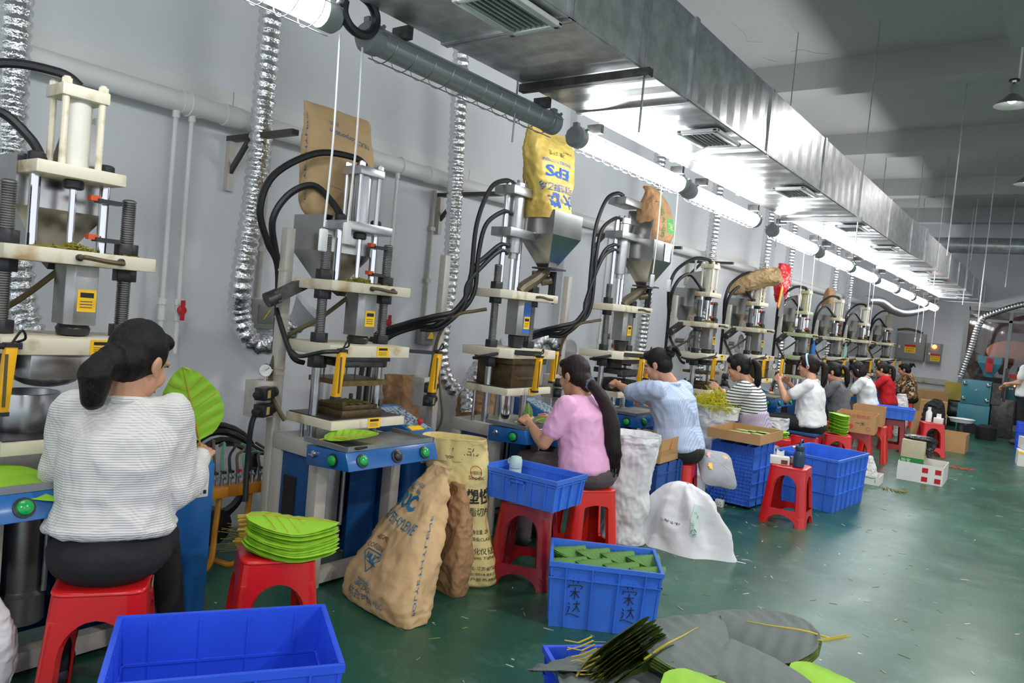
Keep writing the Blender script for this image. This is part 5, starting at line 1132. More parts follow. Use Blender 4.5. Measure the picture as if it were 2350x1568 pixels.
def person(label, base, pelvis, phi, neck, head, look, handL, handR, shirt, trousers=None, sleeve='short', hair='pony', elbL=None, elbR=None, kneeL=None, kneeR=None, footL=None, footR=None, vox=.0048, sh=.175, cat='person', standing=False, hairmat=None, bulk=1.0, hs=1.0, apron=None, band=None, wr=.016, curl=(.5, .6, .5), upL=None, upR=None, group=None, shirt_z=None, skin=None, tilt=0, hip=1.0):
    B = V(base); t = thing('person', label, cat, B, 0, group)
    d = V((cos(phi), sin(phi), 0)); r = V((sin(phi), -cos(phi), 0)); up = V((0, 0, 1))
    pel, nk, hd = V(pelvis)-B, V(neck)-B, V(head)-B
    lk = V(look).normalized(); hr = lk.cross(up).normalized(); hu = hr.cross(lk)
    if tilt: hu = (hu+hr*tilt).normalized(); hr = lk.cross(hu)
    HM = Matrix(((hr.x, lk.x, hu.x), (hr.y, lk.y, hu.y), (hr.z, lk.z, hu.z)))
    spine = (nk-pel); su = spine.normalized(); sf = (d-su*d.dot(su)).normalized()
    def at(u, fo=0): return pel+spine*u+sf*fo
    shL, shR = at(.90)-r*sh, at(.90)+r*sh
    hint0 = -up*1.0-d*.35
    wL, wR = V(handL)-B, V(handR)-B
    eL, wL = ik(shL, wL, .275, .235, elbL or (hint0-r*.6)); eR, wR = ik(shR, wR, .275, .235, elbR or (hint0+r*.6))
    # ---- body: one continuous skin surface
    m = MB()
    def H(x, y, z): return hd+HM @ V((x*hs, y*hs, z*hs))
    def he(c, rr): m.ell(H(*c), [q*hs for q in rr], R=HM)
    he((0, -.008, .035), (.074, .093, .096)); he((0, .028, -.03), (.060, .064, .088)); he((0, .055, -.085), (.034, .036, .03)); he((0, .062, -.1), (.022, .024, .02))
    he((.034, .062, -.022), (.028, .026, .034)); he((-.034, .062, -.022), (.028, .026, .034))
    he((0, .074, .034), (.056, .02, .014))
    m.caps(H(0, .088, .02), H(0, .108, -.022), .0085*hs, .0125*hs, 10); he((.011, .099, -.026), (.009, .01, .008)); he((-.011, .099, -.026), (.009, .01, .008))
    he((0, .089, -.056), (.024, .010, .007)); he((0, .087, -.067), (.02, .011, .008))
    for s in (-1, 1):
        he((s*.076, -.008, .0), (.010, .020, .030)); he((s*.081, -.016, .006), (.007, .012, .022)); he((s*.074, .004, -.026), (.008, .010, .012))
    m.caps(H(0, -.018, -.05), nk+su*.0, .050*hs*bulk**.5, .056*bulk**.5, 14); m.caps(nk, at(.9), .055, .06, 12)
    loft(m, [(at(0), r, sf, .13, .09), (at(.3), r, sf, .115*bulk, .08), (at(.6), r, sf, .13*bulk, .09*bulk), (at(.85), r, sf, .14, .075), (at(.97), r, sf, .07, .055)])
    for S, E_, W_, sd in ((shL, eL, wL, -1), (shR, eR, wR, 1)):
        m.caps(at(.88), S, .05, .046, 10); m.caps(S, E_, .046*bulk**.5, .037*bulk**.5, 12); m.caps(E_, E_.lerp(W_, .35), .037*bulk**.5, .038*bulk**.5, 12); m.caps(E_.lerp(W_, .35), W_, .037*bulk**.5, .024, 12)
        f = (W_-E_).normalized(); ub = (upL if sd < 0 else upR); bk = V(ub) if ub else (up*.8+r*sd*.6)
        ff = f*.9+d*.25; hand(m, W_, ff, bk, 1 if sd < 0 else -1, curl)
    body = remesh(m, vox, 3); body.materials.append(skin or m_skin); ob = link('body', body, None, t)
    for s in (-1, 1):
        e = MB(); e.ell(H(s*.031, .0795, .004), (.0125*hs, .008*hs, .0048*hs), 10, 6, HM); eo = e.build('eye', m_white, ob)
        e = MB(); e.ell(H(s*.031, .0865, .003), (.006*hs, .0025*hs, .0046*hs), 8, 5, HM); e.build('iris', m_ink, ob)
        e = MB(); e.tube([H(s*.014, .091, .024), H(s*.03, .089, .029), H(s*.048, .076, .024)], .0028, 6); e.build('eyebrow', m_hair, ob)
    e = MB(); e.ell(H(0, .0955, -.0605), (.021*hs, .006*hs, .0055*hs), 10, 6, HM); e.build('lips', mat('lips', sC(176, 96, 90), .45), ob)
    # ---- shirt
    k = bulk; m = MB()
    sz = shirt_z if shirt_z is not None else -.05
    loft(m, [(at(sz), r, sf, .172*k, .125*k), (at(sz+.04), r, sf, .186*k, .136*k), (at(.14), r, sf, .178*k, .132*k), (at(.32), r, sf, .158*k, .118*k), (at(.55), r, sf, .162*k, .125*k), (at(.75), r, sf, .172*k, .118*k), (at(.88), r, sf, .165*k**.5, .094), (at(.955), r, sf, .115, .072), (at(1.0), r, sf, .066, .062)], 32, 2.4)
    for S, E_, W_ in ((shL, eL, wL), (shR, eR, wR)):
        q = k**.5
        m.caps(at(.86), S, .066*q, .061*q, 12)
        if sleeve == 'short': m.caps(S, S.lerp(E_, .62), .061*q, .058*q, 14)
        elif sleeve == 'half': m.caps(S, S.lerp(E_, .5), .068*q, .074*q, 14); m.caps(S.lerp(E_, .5), S.lerp(E_, .93), .074*q, .066*q, 14)
        else: m.caps(S, E_, .066*q, .060*q, 14); m.caps(E_, E_.lerp(W_, .55), .060*q, .056*q, 14); m.caps(E_.lerp(W_, .55), E_.lerp(W_, .93), .056*q, .036*q, 14)
    sm = remesh(m, max(.007, vox*1.5), 4); wrinkle(sm, wr, 7.5, 3+int(abs(base[1])*10), (1, 1, .8)); sm.materials.append(shirt)
    so = link('shirt', sm, None, t)
    # ---- trousers and shoes
    fz = -B.z
    kL = V(kneeL)-B if kneeL else pel+d*.40-r*.12+V((0, 0, .0)); kR = V(kneeR)-B if kneeR else pel+d*.40+r*.12
    fL = V(footL)-B if footL else V((kL.x-d.x*.05, kL.y-d.y*.05, .07+fz)); fR = V(footR)-B if footR else V((kR.x-d.x*.05, kR.y-d.y*.05, .07+fz))
    m = MB(); m.ell(pel-su*.02, (.17*k*hip, .15*k*hip, .11*hip), R=Matrix((r, d, up)).transposed()); m.caps(pel+su*.1, pel, .12*k, .13*k)
    for sd, K, F_ in ((-1, kL, fL), (1, kR, fR)):
        hp = pel+r*sd*.085-up*.02; m.caps(hp, K, .088*k*hip, .064*hip**.5, 14); m.caps(K, F_, .062, .045, 14)
    tm = remesh(m, max(.008, vox*1.6), 4); wrinkle(tm, .006, 8, 11); tm.materials.append(trousers or m_dark); link('trousers', tm, None, t)
    for F_ in (fL, fR):
        m = MB(); a = V((F_.x, F_.y, fz+.045)); m.ell(a+d*.07, (.13, .045, .042), R=Matrix((d, r, up)).transposed()); m.ell(a-d*.0, (.05, .042, .045)); sm2 = remesh(m, .009, 2); sm2.materials.append(mat('dark_shoe', (.03, .03, .035), .6)); link('shoe', sm2, None, t)
    # ---- hair
    hm = hairmat or m_hair; m = MB()
    m.ell(H(0, -.022, .042), (.083*hs, .099*hs, .100*hs), 20, 12, HM); m.ell(H(0, -.05, .0), (.078*hs, .068*hs, .085*hs), 16, 10, HM)
    m.ell(H(.0, .045, .095), (.058*hs, .045*hs, .035*hs), 14, 8, HM)
    hv = max(.0055, vox*1.1)
    if hair in ('pony', 'bob', 'back'): 
        for s in (-1, 1): m.ell(H(s*.066, .028, .045), (.018*hs, .035*hs, .05*hs), 12, 8, HM)
    if hair == 'lowpony':
        m.ell(H(0, -.105, -.035), (.05*hs, .05*hs, .06*hs), 14, 9, HM); c0 = H(-.0, -.135, -.05)
        m.caps(c0, c0+V((0, 0, -.05))-lk*.03, .045, .055, 12); m.caps(c0+V((0, 0, -.05))-lk*.03, c0+V((0, 0, -.13))-lk*.035, .055, .038, 12)
    if hair == 'longpony':
        m.ell(H(0, -.095, -.05), (.05*hs, .045*hs, .06*hs), 14, 9, HM)
    if hair == 'bun':
        m.ell(H(0, -.06, .05), (.07*hs, .07*hs, .07*hs), 14, 9, HM)
    if hair == 'bob':
        m.ell(H(0, -.03, -.03), (.086*hs, .085*hs, .10*hs), 16, 10, HM); m.ell(H(0, .05, .07), (.062*hs, .045*hs, .045*hs), 12, 8, HM)
        for s in (-1, 1): m.ell(H(s*.073, .02, -.02), (.02*hs, .045*hs, .075*hs), 12, 8, HM)
    if hair == 'short':
        pass
    if hair == 'pony': m.ell(H(0, -.105, .04), (.035*hs, .035*hs, .04*hs), 12, 8, HM)
    hme = remesh(m, hv, 3); wrinkle(hme, .003, 30, 2, (1, 1, .35)); hme.materials.append(hm); ho = link('hair', hme, None, t)
    if hair in ('pony', 'longpony'):
        if hair == 'pony': P_ = [H(0, -.11, .045), H(0, -.155, .03)+up*0, H(0, -.17, -.03), H(0, -.165, -.09)-up*.06, H(0, -.15, -.12)-up*.10]; R0 = .034
        else: P_ = [H(0, -.11, -.06), H(0, -.15, -.09), at(.86, -.165)+r*.01, at(.62, -.185)+r*.015, at(.36, -.18)+r*.02, at(.14, -.185)+r*.02, at(.0, -.18)+r*.02]; R0 = .05
        pp = smooth_path(P_, 8); n = len(pp)
        mm = MB(); mm.tube(pp, R0, 20, rfun=lambda i, u: R0*(.55+.9*u if u < .5 else 1.0 if u < .7 else 1.0-(u-.7)*2.2))
        # strands
        tm = mm.mesh('ponytail'); wrinkle(tm, .006, 26, 7, (1, 1, .12)); link('ponytail', tm, hairmat or hm, t)
        st_ = MB(); R_ = random.Random(8)
        for q in range(26 if hair == 'longpony' else 14):
            a = R_.uniform(0, 2*pi); off = r*(cos(a)*R0*.95)+d*(sin(a)*R0*.9)
            st_.tube([pp[i]+off*(.6+.4*min(1, 2*i/n))*(1 if i < .8*n else .7)+V((R_.gauss(0, .002), R_.gauss(0, .002), 0)) for i in range(2, n, 3)]+[pp[-1]+off*.5-up*R_.uniform(.01, .05)], .0035, 5)
        o = st_.build('hair_strands', hairmat or hm, t); o['kind'] = 'stuff'
        sc_ = MB(); c = pp[3]; ax = (pp[5]-pp[1]).normalized(); a = ax.orthogonal().normalized(); b2_ = ax.cross(a); rr = .030 if hair == 'longpony' else .024
        sc_.tube([c+a*rr*cos(q)*(1+.12*sin(9*q))+b2_*rr*sin(q)*(1+.12*cos(7*q)) for q in [2*pi*i/24 for i in range(24)]], .013, 8, closed=True); sc_.build('hair_tie', mat('slate_scrunchie', sC(92, 106, 116), .9) if hair == 'longpony' else m_blackp, t)
    if hair == 'bun':
        m = MB(); c = H(0, -.115, .075); R_ = random.Random(3)
        for k_ in range(9): 
            a = 2*pi*k_/9; m.ell(c+HM @ V((.022*cos(a), -.012+.01*sin(2*a), .026*sin(a))), (.021, .021, .021), 10, 7)
        m.caps(c+HM @ V((.01, -.02, .03)), c+HM @ V((.03, -.055, .02)), .02, .02); m.caps(c+HM @ V((.03, -.055, .02)), c+HM @ V((.035, -.07, -.04)), .019, .012)
        bm_ = remesh(m, .005, 2); wrinkle(bm_, .004, 24, 5); link('hair_bun', bm_, hm, t)
    if band:
        g = MB(); g.tube([H(.0865*cos(a), -.005+.018*sin(a), .045+.098*sin(a)) for a in [pi*(-.12+1.24*i/24) for i in range(25)]], .008, 8, rfun=lambda i, u: .0105); g.build('hairband', band, t)
    if apron:
        m = MB(); loft(m, [(at(-.06), r, sf, .176*k, .13*k), (at(.02), r, sf, .195*k, .15*k), (at(.25), r, sf, .175*k, .14*k), (at(.4), r, sf, .165*k, .132*k)], 28)
        for sd, K in ((-1, kL), (1, kR)): m.caps(pel+r*sd*.085, K, .1, .078, 12)
        am = remesh(m, .009, 4); wrinkle(am, .006, 9, 15); link('apron', am, apron, t)
    return t, at, r, d, H
# cloth
def wave_mat(name, c1, c2, scale, direction='Z', rough=.8, width=.5, distort=0, bump=.15):
    m = mat(name, c1, rough, var=.001, bump=bump, bscale=24); N = m.node_tree.nodes; L = m.node_tree.links
    tc = N.new('ShaderNodeTexCoord'); wv = N.new('ShaderNodeTexWave'); wv.bands_direction = direction; wv.inputs['Scale'].default_value = scale; wv.inputs['Distortion'].default_value = distort; L.new(tc.outputs['Object'], wv.inputs['Vector'])
    r = N.new('ShaderNodeValToRGB'); r.color_ramp.interpolation = 'CONSTANT' if width != .5 else 'LINEAR'; e = r.color_ramp.elements; e[0].position = 0; e[0].color = (*c2, 1); e[1].position = width; e[1].color = (*c1, 1); L.new(wv.outputs['Fac'], r.inputs[0]); L.new(r.outputs[0], N['Principled BSDF'].inputs['Base Color']); return m
m_knit = mat('white_waffle_knit', sC(224, 222, 218), .9, var=.02, bump=.0, sheen=.2)
def knit():
    N = m_knit.node_tree.nodes; L = m_knit.node_tree.links; tc = N.new('ShaderNodeTexCoord'); b = N['Principled BSDF']
    w1 = N.new('ShaderNodeTexWave'); w1.bands_direction = 'Z'; w1.inputs['Scale'].default_value = 38; w2 = N.new('ShaderNodeTexWave'); w2.bands_direction = 'X'; w2.inputs['Scale'].default_value = 34; mp = N.new('ShaderNodeMapping'); mp.inputs['Rotation'].default_value = (0, 0, .6)
    L.new(tc.outputs['Object'], mp.inputs[0]); L.new(mp.outputs[0], w1.inputs['Vector']); L.new(mp.outputs[0], w2.inputs['Vector'])
    mu = N.new('ShaderNodeMath'); mu.operation = 'ADD'; L.new(w1.outputs['Fac'], mu.inputs[0]); L.new(w2.outputs['Fac'], mu.inputs[1]); bp = N.new('ShaderNodeBump'); bp.inputs['Strength'].default_value = .55; bp.inputs['Distance'].default_value = .004; L.new(mu.outputs[0], bp.inputs['Height']); L.new(bp.outputs[0], b.inputs['Normal'])
knit()
m_pink = mat('pink_cotton', sC(250, 188, 226), .85, var=.04, bump=.15, bscale=18)
m_bluecheck = wave_mat('pale_blue_seersucker', sC(196, 212, 238), sC(170, 184, 216), 30, 'X', .85)
m_stripe = wave_mat('white_black_stripes', sC(232, 232, 230), sC(38, 40, 46), 11.5, 'Z', .85, .27, .6)
m_wshirt = mat('white_cotton', sC(228, 229, 228), .85, var=.03, bump=.12, bscale=16)
m_gshirt = mat('grey_shirt', sC(108, 110, 114), .85, var=.25, vscale=4)
m_rshirt = mat('red_tshirt', sC(205, 24, 36), .85, var=.08)
m_jeans = mat('blue_jeans', sC(52, 68, 104), .85, var=.2, vscale=20)
m_brown = mat('grey_brown_trousers', sC(92, 80, 82), .85)
m_floral = mat('brown_floral', sC(200, 180, 150), .85)
def floral():
    N = m_floral.node_tree.nodes; L = m_floral.node_tree.links; tc = N.new('ShaderNodeTexCoord'); v = N.new('ShaderNodeTexVoronoi'); v.inputs['Scale'].default_value = 34; L.new(tc.outputs['Object'], v.inputs['Vector']); s = N.new('ShaderNodeSeparateColor'); L.new(v.outputs['Color'], s.inputs[0])
    r = N.new('ShaderNodeValToRGB'); r.color_ramp.interpolation = 'CONSTANT'; e = r.color_ramp.elements; e[0].position = 0; e[0].color = (*sC(72, 50, 30), 1); e[1].position = .35; e[1].color = (*sC(160, 112, 50), 1)
    x = e.new(.6); x.color = (*sC(214, 200, 176), 1); x = e.new(.8); x.color = (*sC(120, 90, 60), 1); L.new(s.outputs[0], r.inputs[0]); L.new(r.outputs[0], N['Principled BSDF'].inputs['Base Color'])
floral()
m_apron = wave_mat('plaid_apron', sC(186, 172, 190), sC(150, 138, 160), 26, 'X', .85)
# woman in the white sweater, seen from behind
p1, at1, r1, d1, H1 = person('woman in a white knit sweater with a low ponytail holding a green leaf', (-2.57, 1.24, 0), (-2.57, 1.25, .57), radians(146), (-2.585, 1.275, 1.075), (-2.60, 1.315, 1.195), (-.36, .88, -.42),
    (-2.86, 1.30, .93), (-2.625, 1.595, .83), m_knit, m_dark, 'long', 'lowpony', elbL=(-.1, -.25, -1), elbR=(.4, -.3, -1), kneeL=(-2.86, 1.28, .50), kneeR=(-2.78, 1.55, .49), footL=(-2.8, 1.2, .08), footR=(-2.72, 1.6, .08), vox=.0042, sh=.15, bulk=1.12, wr=.02, curl=(.75, .8, .6), hs=1.10, shirt_z=.11, hip=1.04, upR=(.6, -.1, .6), tilt=.0)
p2, at2, r2, d2, H2 = person('woman in a pink t-shirt with a very long brown ponytail', (-2.33, 4.06, 0), (-2.33, 4.05, .56), pi, (-2.425, 4.05, 1.0), (-2.50, 4.055, 1.12), (-1, .12, -.30),
    (-2.71, 3.90, .80), (-2.74, 4.25, .79), m_pink, m_brown, 'short', 'longpony', elbL=(.3, -.5, -1), elbR=(.3, .5, -1), vox=.0046, sh=.178, bulk=1.2, hairmat=m_hairb, curl=(.6, .7, .5))
p3, at3, r3, d3, H3 = person('woman in a pale blue checked blouse with a bun reaching into the press', (-2.36, 5.44, 0), (-2.33, 5.43, .57), radians(172), (-2.43, 5.35, 1.06), (-2.53, 5.31, 1.185), (-1, -.1, -.42),
    (-2.90, 5.38, .99), (-2.72, 5.62, .85), m_bluecheck, m_dark, 'half', 'bun', elbL=(.2, -.5, -.6), elbR=(.3, .5, -1), vox=.0048, sh=.178, bulk=1.22, curl=(.6, .7, .5))
person('woman in a black and white striped top with a ponytail and plaid apron', (-2.34, 7.2, 0), (-2.32, 7.12, .56), radians(185), (-2.41, 7.06, 1.03), (-2.505, 7.02, 1.16), (-1, -.28, -.35),
    (-2.70, 7.0, .93), (-2.72, 7.14, .93), m_stripe, m_dark, 'half', 'pony', elbL=(.3, -.6, -1), elbR=(.3, .5, -1), vox=.0052, sh=.172, bulk=1.08, apron=m_apron, curl=(.8, .9, .6))
p5, at5, r5, d5, H5 = person('woman in a white shirt with a pale blue hairband raising both hands', (-2.2, 8.42, 0), (-2.17, 8.5, .58), radians(182), (-2.23, 8.56, 1.05), (-2.28, 8.58, 1.195), (-1, -.05, -.12),
    (-2.53, 8.42, 1.0), (-2.52, 8.75, .98), m_wshirt, m_dark, 'short', 'pony', elbL=(.25, -.5, -1), elbR=(.25, .5, -1), vox=.0055, sh=.172, bulk=1.1, band=mat('pale_blue_band', sC(178, 206, 236), .6), hairmat=m_hairb, curl=(.7, .8, .6), upL=(-.3, -.8, .3), upR=(-.3, .8, .3))
person('woman in a grey patterned shirt bent over her press', (-2.38, 10.5, 0), (-2.34, 10.52, .56), pi, (-2.39, 10.47, .98), (-2.465, 10.45, 1.09), (-1, -.1, -.4),
    (-2.72, 10.38, .83), (-2.72, 10.65, .83), m_gshirt, m_dark, 'short', 'pony', vox=.0065, sh=.17, bulk=1.08)
p7, at7, r7, d7, H7 = person('woman in a white polo with a green collar', (-2.38, 12.05, 0), (-2.3, 12.1, .56), pi, (-2.39, 12.05, 1.0), (-2.49, 12.03, 1.095), (-1, -.1, -.6),
    (-2.72, 11.95, .80), (-2.72, 12.2, .8), m_wshirt, m_brown, 'short', 'bob', vox=.0065, sh=.17, bulk=1.05)
person('woman in a red t-shirt with a dark ponytail', (-2.38, 13.75, 0), (-2.33, 13.8, .56), pi, (-2.40, 13.75, 1.0), (-2.47, 13.74, 1.10), (-1, -.05, -.25),
    (-2.75, 13.65, .88), (-2.75, 13.9, .86), m_rshirt, m_jeans, 'short', 'pony', vox=.007, sh=.165, hairmat=m_hairb)
person('woman in a brown floral shirt at the last press', (-2.42, 16.05, 0), (-2.38, 16.1, .56), pi, (-2.42, 16.05, .98), (-2.49, 16.04, 1.075), (-1, 0, -.3),
    (-2.78, 15.95, .8), (-2.78, 16.2, .8), m_floral, m_dark, 'half', 'bun', vox=.007, sh=.175, bulk=1.2)
person('person in a white t-shirt and dark trousers standing at the teal machine', (-.52, 15.75, 0), (-.52, 15.75, .88), radians(165), (-.53, 15.76, 1.40), (-.5, 15.77, 1.54), (-1, .3, -.2),
    (-.80, 15.7, 1.05), (-.83, 15.95, 1.0), m_wshirt, m_dark, 'short', 'short', vox=.007, sh=.19, bulk=1.1, kneeL=(-.55, 15.65, .47), kneeR=(-.55, 15.88, .47), footL=(-.51, 15.64, .08), footR=(-.51, 15.88, .08))

def collar(t, at, r, d, m):
    c = at(.985); MB().tube([c+r*(.068*cos(a))+d*(.066*sin(a))+V((0, 0, .012*sin(a)*-1)) for a in [2*pi*i/20 for i in range(20)]], .016, 8, closed=True).build('collar', m, t)
collar(p7, at7, r7, d7, mat('green_collar', sC(30, 130, 90), .8)); collar(p5, at5, r5, d5, m_wshirt); collar(p1, at1, r1, d1, m_knit); collar(p3, at3, r3, d3, m_bluecheck)
# ------------------------------------------------------------------ fabric leaves
def leaf_mesh(L, W, droop=.03, wave=.006, cup=.0, tipdrop=.02, veins=7, seed=0, sym=1.0):
    def w_(s): return W*.5*(max(0, sin(pi*min(1, s**.78)))**.62)*(1-.12*s)
    def f(u, v):
        s = v; k = -1+2*u; hw = w_(s); back = .06*L*(1-s)**6*abs(k)   # heart shaped base
        x = L*s-back; y = k*hw*(1+.012*sin(veins*pi*s*2)*abs(k))
        z = -droop*(abs(k)**1.8)*sin(pi*s)+2.2*wave*sin(veins*2*pi*(s-.16*abs(k)))*abs(k)*(1-abs(k)**3)*(1-s*.4)+cup*(abs(k)**2)-tipdrop*s*s+.004*nz((x*1, y, 0), 9, seed)
        return V((x, y, z))
    return f
def leaf_obj(parent, name, key, L, W, m, vm=None, tubes=True, **kw):
    f = leaf_mesh(L, W, **kw)
    def b(mb): 
        nu, nv = 16, 24
        A = mb.grid(f, nu, nv)
    me = cached('leaf'+key+m.name, b, sharp=80)
    return me, f
def add_leaf(label, loc, mw, me, f, m, vm, group, L, veins=True, key='', face=1):
    """each leaf is a thing; midrib and side veins are its parts"""
    o = bpy.data.objects.new('leaf', me); COL.objects.link(o)
    if not len(me.materials): me.materials.append(m)
    o.matrix_world = mw; tag(o, label, 'leaf', group)
    if veins:
        def mid(mb): mb.tube([f(.5, (.62 if key in 'GK' else 1)*i/14)+V((0, 0, .0015*face)) for i in range(15)], .0032, 5, rfun=lambda i, u: .0042*(1-.7*u)); mb.tube([(-.14*L, 0, -.004), (0, 0, .001)], .004, 6)
        c = link('midrib', cached('mid'+key, mid), vm, o)
        def sv(mb):
            for s in (.14, .27, .40, .53, .66):
                for sd in (-1, 1): mb.tube([f(.5+sd*.5*q*.92, min(.98, s+.16*q))+V((0, 0, .001*face)) for q in (0, .25, .5, .75, 1)], .0012, 4)
        if veins == 'all': v = link('side_veins', cached('sv'+key, sv), vm, o); v['kind'] = 'stuff'
    return o
def rotm(loc, rz=0, rx=0, ry=0): return Matrix.Translation(V(loc)) @ Matrix.Rotation(rz, 4, 'Z') @ Matrix.Rotation(ry, 4, 'Y') @ Matrix.Rotation(rx, 4, 'X')
def basis(loc, x, z):
    x = V(x).normalized(); z = V(z); z = (z-x*z.dot(x)).normalized(); y = z.cross(x)
    return Matrix(((x.x, y.x, z.x, loc[0]), (x.y, y.y, z.y, loc[1]), (x.z, y.z, z.z, loc[2]), (0, 0, 0, 1)))
m_veino = mat('brown_vein', sC(186, 150, 52), .55)
R_ = random.Random(17)
# stack on the stool
me, f = leaf_obj(None, 'leaf', 'A', .34, .25, m_leaf, droop=.03, wave=.004, tipdrop=.03)
for i in range(22):
    mw = rotm((-2.50+R_.gauss(0, .004), 1.755+R_.gauss(0, .004), .49+.0056*i), .93+R_.gauss(0, .025), R_.gauss(0, .03), R_.gauss(0, .02))
    o = add_leaf('bright green leaf in the stack on the red stool' if i < 21 else 'topmost bright green leaf of the stack on the red stool', 0, mw, me, f, m_leaf, m_veino, 'leaves stacked on the red stool', .34, 'all' if i > 19 else True, 'A')
g = MB()
for i in range(22):
    p = V((-2.51+R_.gauss(0, .012), 1.735+R_.gauss(0, .012), .472+.0045*i)); d = V((-.62, -.75, R_.gauss(0, .12))).normalized()
    g.tube([p, p+d*R_.uniform(.04, .10)], .0013, 4)
o = g.build('stem_sticks', mat('stem_brown', sC(110, 100, 44), .6), None); tag(o, 'thin brown stems sticking out of the leaf stack', None, None, 'stuff')
g = MB(); g.ell((0, 0, .006), (.07, .05, .014)); o = g.build('red_cloth', m_red, None, (-2.585, 1.66, .468)); bpy.data.objects.remove(o)
# leaf held up by the woman in the sweater
me, f = leaf_obj(None, 'leaf', 'B', .285, .235, m_leaf, droop=.0, wave=.006, tipdrop=.0, veins=6)
add_leaf('bright green leaf with yellow veins held up by the woman in the sweater', 0, basis((-2.66, 1.60, .905), (.0, -.30, .95), (.80, -.55, .15)), me, f, m_leaf, m_veino, None, .285, 'all', 'B')
me, f = leaf_obj(None, 'leaf', 'C', .36, .27, m_leaf, droop=.02, wave=.006, tipdrop=.05)
add_leaf('bright green leaf hanging over the control panel of the nearest press', 0, basis((-2.9, .98, .805), (.75, .5, -.08), (0, 0, 1)), me, f, m_leaf, m_veino, None, .36, False, 'C')
me, f = leaf_obj(None, 'leaf', 'D', .27, .19, m_leaf, droop=-.015, wave=.006, tipdrop=-.01)
add_leaf('bright green leaf lying on the tray of the second press', 0, basis((-2.86, 2.40, .795), (.35, .9, .05), (.1, 0, 1)), me, f, m_leaf, m_veino, None, .27, 'all', 'D')
o = MB().box(-.11, .11, -.07, .07, 0, .012).build('black_tray', m_blackp, None, (-2.77, 2.46, .7745), bevel=.003); o.rotation_euler = (0, 0, .2); tag(o, 'flat black tray under the leaf on the second press', 'tray')
me, f = leaf_obj(None, 'leaf', 'E', .12, .07, m_leafd, droop=.01, wave=.003)
for k, (p, x, z) in enumerate((((-2.76, 3.97, .80), (-.1, .05, .9), (.8, -.5, .1)), ((-2.75, 4.05, .80), (.1, .95, .2), (.5, -.4, .8)), ((-2.8, 3.9, .795), (.3, .8, -.05), (0, 0, 1)))):
    add_leaf(('small green leaf standing up in the hands of the woman in pink', 'small green leaf folded towards the right hand of the woman in pink', 'small green leaf lying on the tray before the woman in pink')[k], 0, basis(p, x, z), me, f, m_leafd, m_vein, None, .12, True, 'E')
# bundles in the blue crate
me, f = leaf_obj(None, 'leaf', 'F', .19, .17, m_leafd, droop=.035, wave=.003, tipdrop=.0)
ca, sa = cos(.57), sin(.57)
for bx in range(4):
    for by in range(2):
        lx, ly = -.195+.128*bx, -.085+.165*by
        for i in range(7):
            x, y = lx+R_.gauss(0, .003)-.06, ly+R_.gauss(0, .003)-.04
            mw = rotm((-1.765+x*ca-y*sa, 3.32+x*sa+y*ca, .268+.0065*i+.004*R_.random()), .57+.55+R_.gauss(0, .03), R_.gauss(0, .03), -.03)
            add_leaf('deep green leaf in the bundles packed in the handwritten blue crate', 0, mw, me, f, m_leafd, m_vein, 'leaf bundles in the handwritten blue crate', .19, False, 'F')
# foreground pile of grey backed leaves
meg, fg = leaf_obj(None, 'leaf', 'G', .40, .32, m_leafg, droop=.05, wave=.009, tipdrop=.03, veins=6)
meo, fo = leaf_obj(None, 'leaf', 'G', .40, .32, m_leafo, droop=.05, wave=.009, tipdrop=.03, veins=6)
mel, fl2 = leaf_obj(None, 'leaf', 'H', .38, .28, m_leaf, droop=.05, wave=.003, tipdrop=.04, veins=6)
meF, fF = leaf_obj(None, 'leaf', 'K', .30, .20, m_leafo, droop=.02, wave=.004, tipdrop=.05, veins=6)
def pile(base, x, z, n, top, label, grp, step=.007, jit=.02, mid=True, under=None, ul=None):
    """label names the top leaf; the leaves below it share ul"""
    zv = V(z).normalized()
    for i in range(n):
        last = i == n-1
        p = V(base)+zv*(step*(i-n+1))+V((R_.gauss(0, .004), R_.gauss(0, .004), 0))
        xx = V(x).normalized()+V((R_.gauss(0, jit), R_.gauss(0, jit), R_.gauss(0, jit*.5)))
        me_ = top if last else (under or top)
        add_leaf(label if last else ul, 0, basis(p, xx, zv), me_, fF if top is meF else fg if top is not mel else fl2, {id(meF): m_leafo, id(meg): m_leafg, id(meo): m_leafo, id(mel): m_leaf}[id(me_)], m_vein, grp, .40, (True if last and mid else False), 'K' if top is meF else 'G' if top is not mel else 'H')
pile((-.98, 2.26, .435), (.16, .80, .10), (.16, -.32, .9), 9, meg, 'big grey leaf with a yellow midrib topping the middle bundle in the bottom crate', 'grey leaves of the middle bundle', under=meo, ul='olive leaf edge below the big grey leaf in the bottom crate')
pile((-.66, 2.95, .40), (-.42, -.22, .03), (-.1, -.35, .9), 6, meg, 'grey leaf with a yellow midrib topping the right bundle in the bottom crate', 'grey leaves of the right bundle', under=meo, ul='olive leaf edge below the right grey leaf in the bottom crate')
pile((-.90, 2.42, .41), (.40, .22, -.05), (.15, -.35, .9), 9, meg, 'wide grey leaf without a visible midrib topping the lower right bundle', 'grey leaves of the lower right bundle', mid=False, under=meo, ul='dark leaf edge below the wide grey leaf at the bottom edge')
pile((-1.16, 2.11, .36), (.12, .42, .28), (-.80, .1, .5), 11, meF, 'front olive leaf of the standing fan on the left of the bottom crate', 'olive leaves of the standing fan', step=.011, mid=True, ul='olive leaf inside the standing fan of the bottom crate')
pile((-1.30, 2.06, .335), (.1, .4, .03), (-.5, -.55, .7), 3, meg, 'dark grey leaf drooping over the left corner of the bottom crate', 'grey leaves at the left corner', mid=False, ul='grey leaf under the one drooping over the left crate corner')
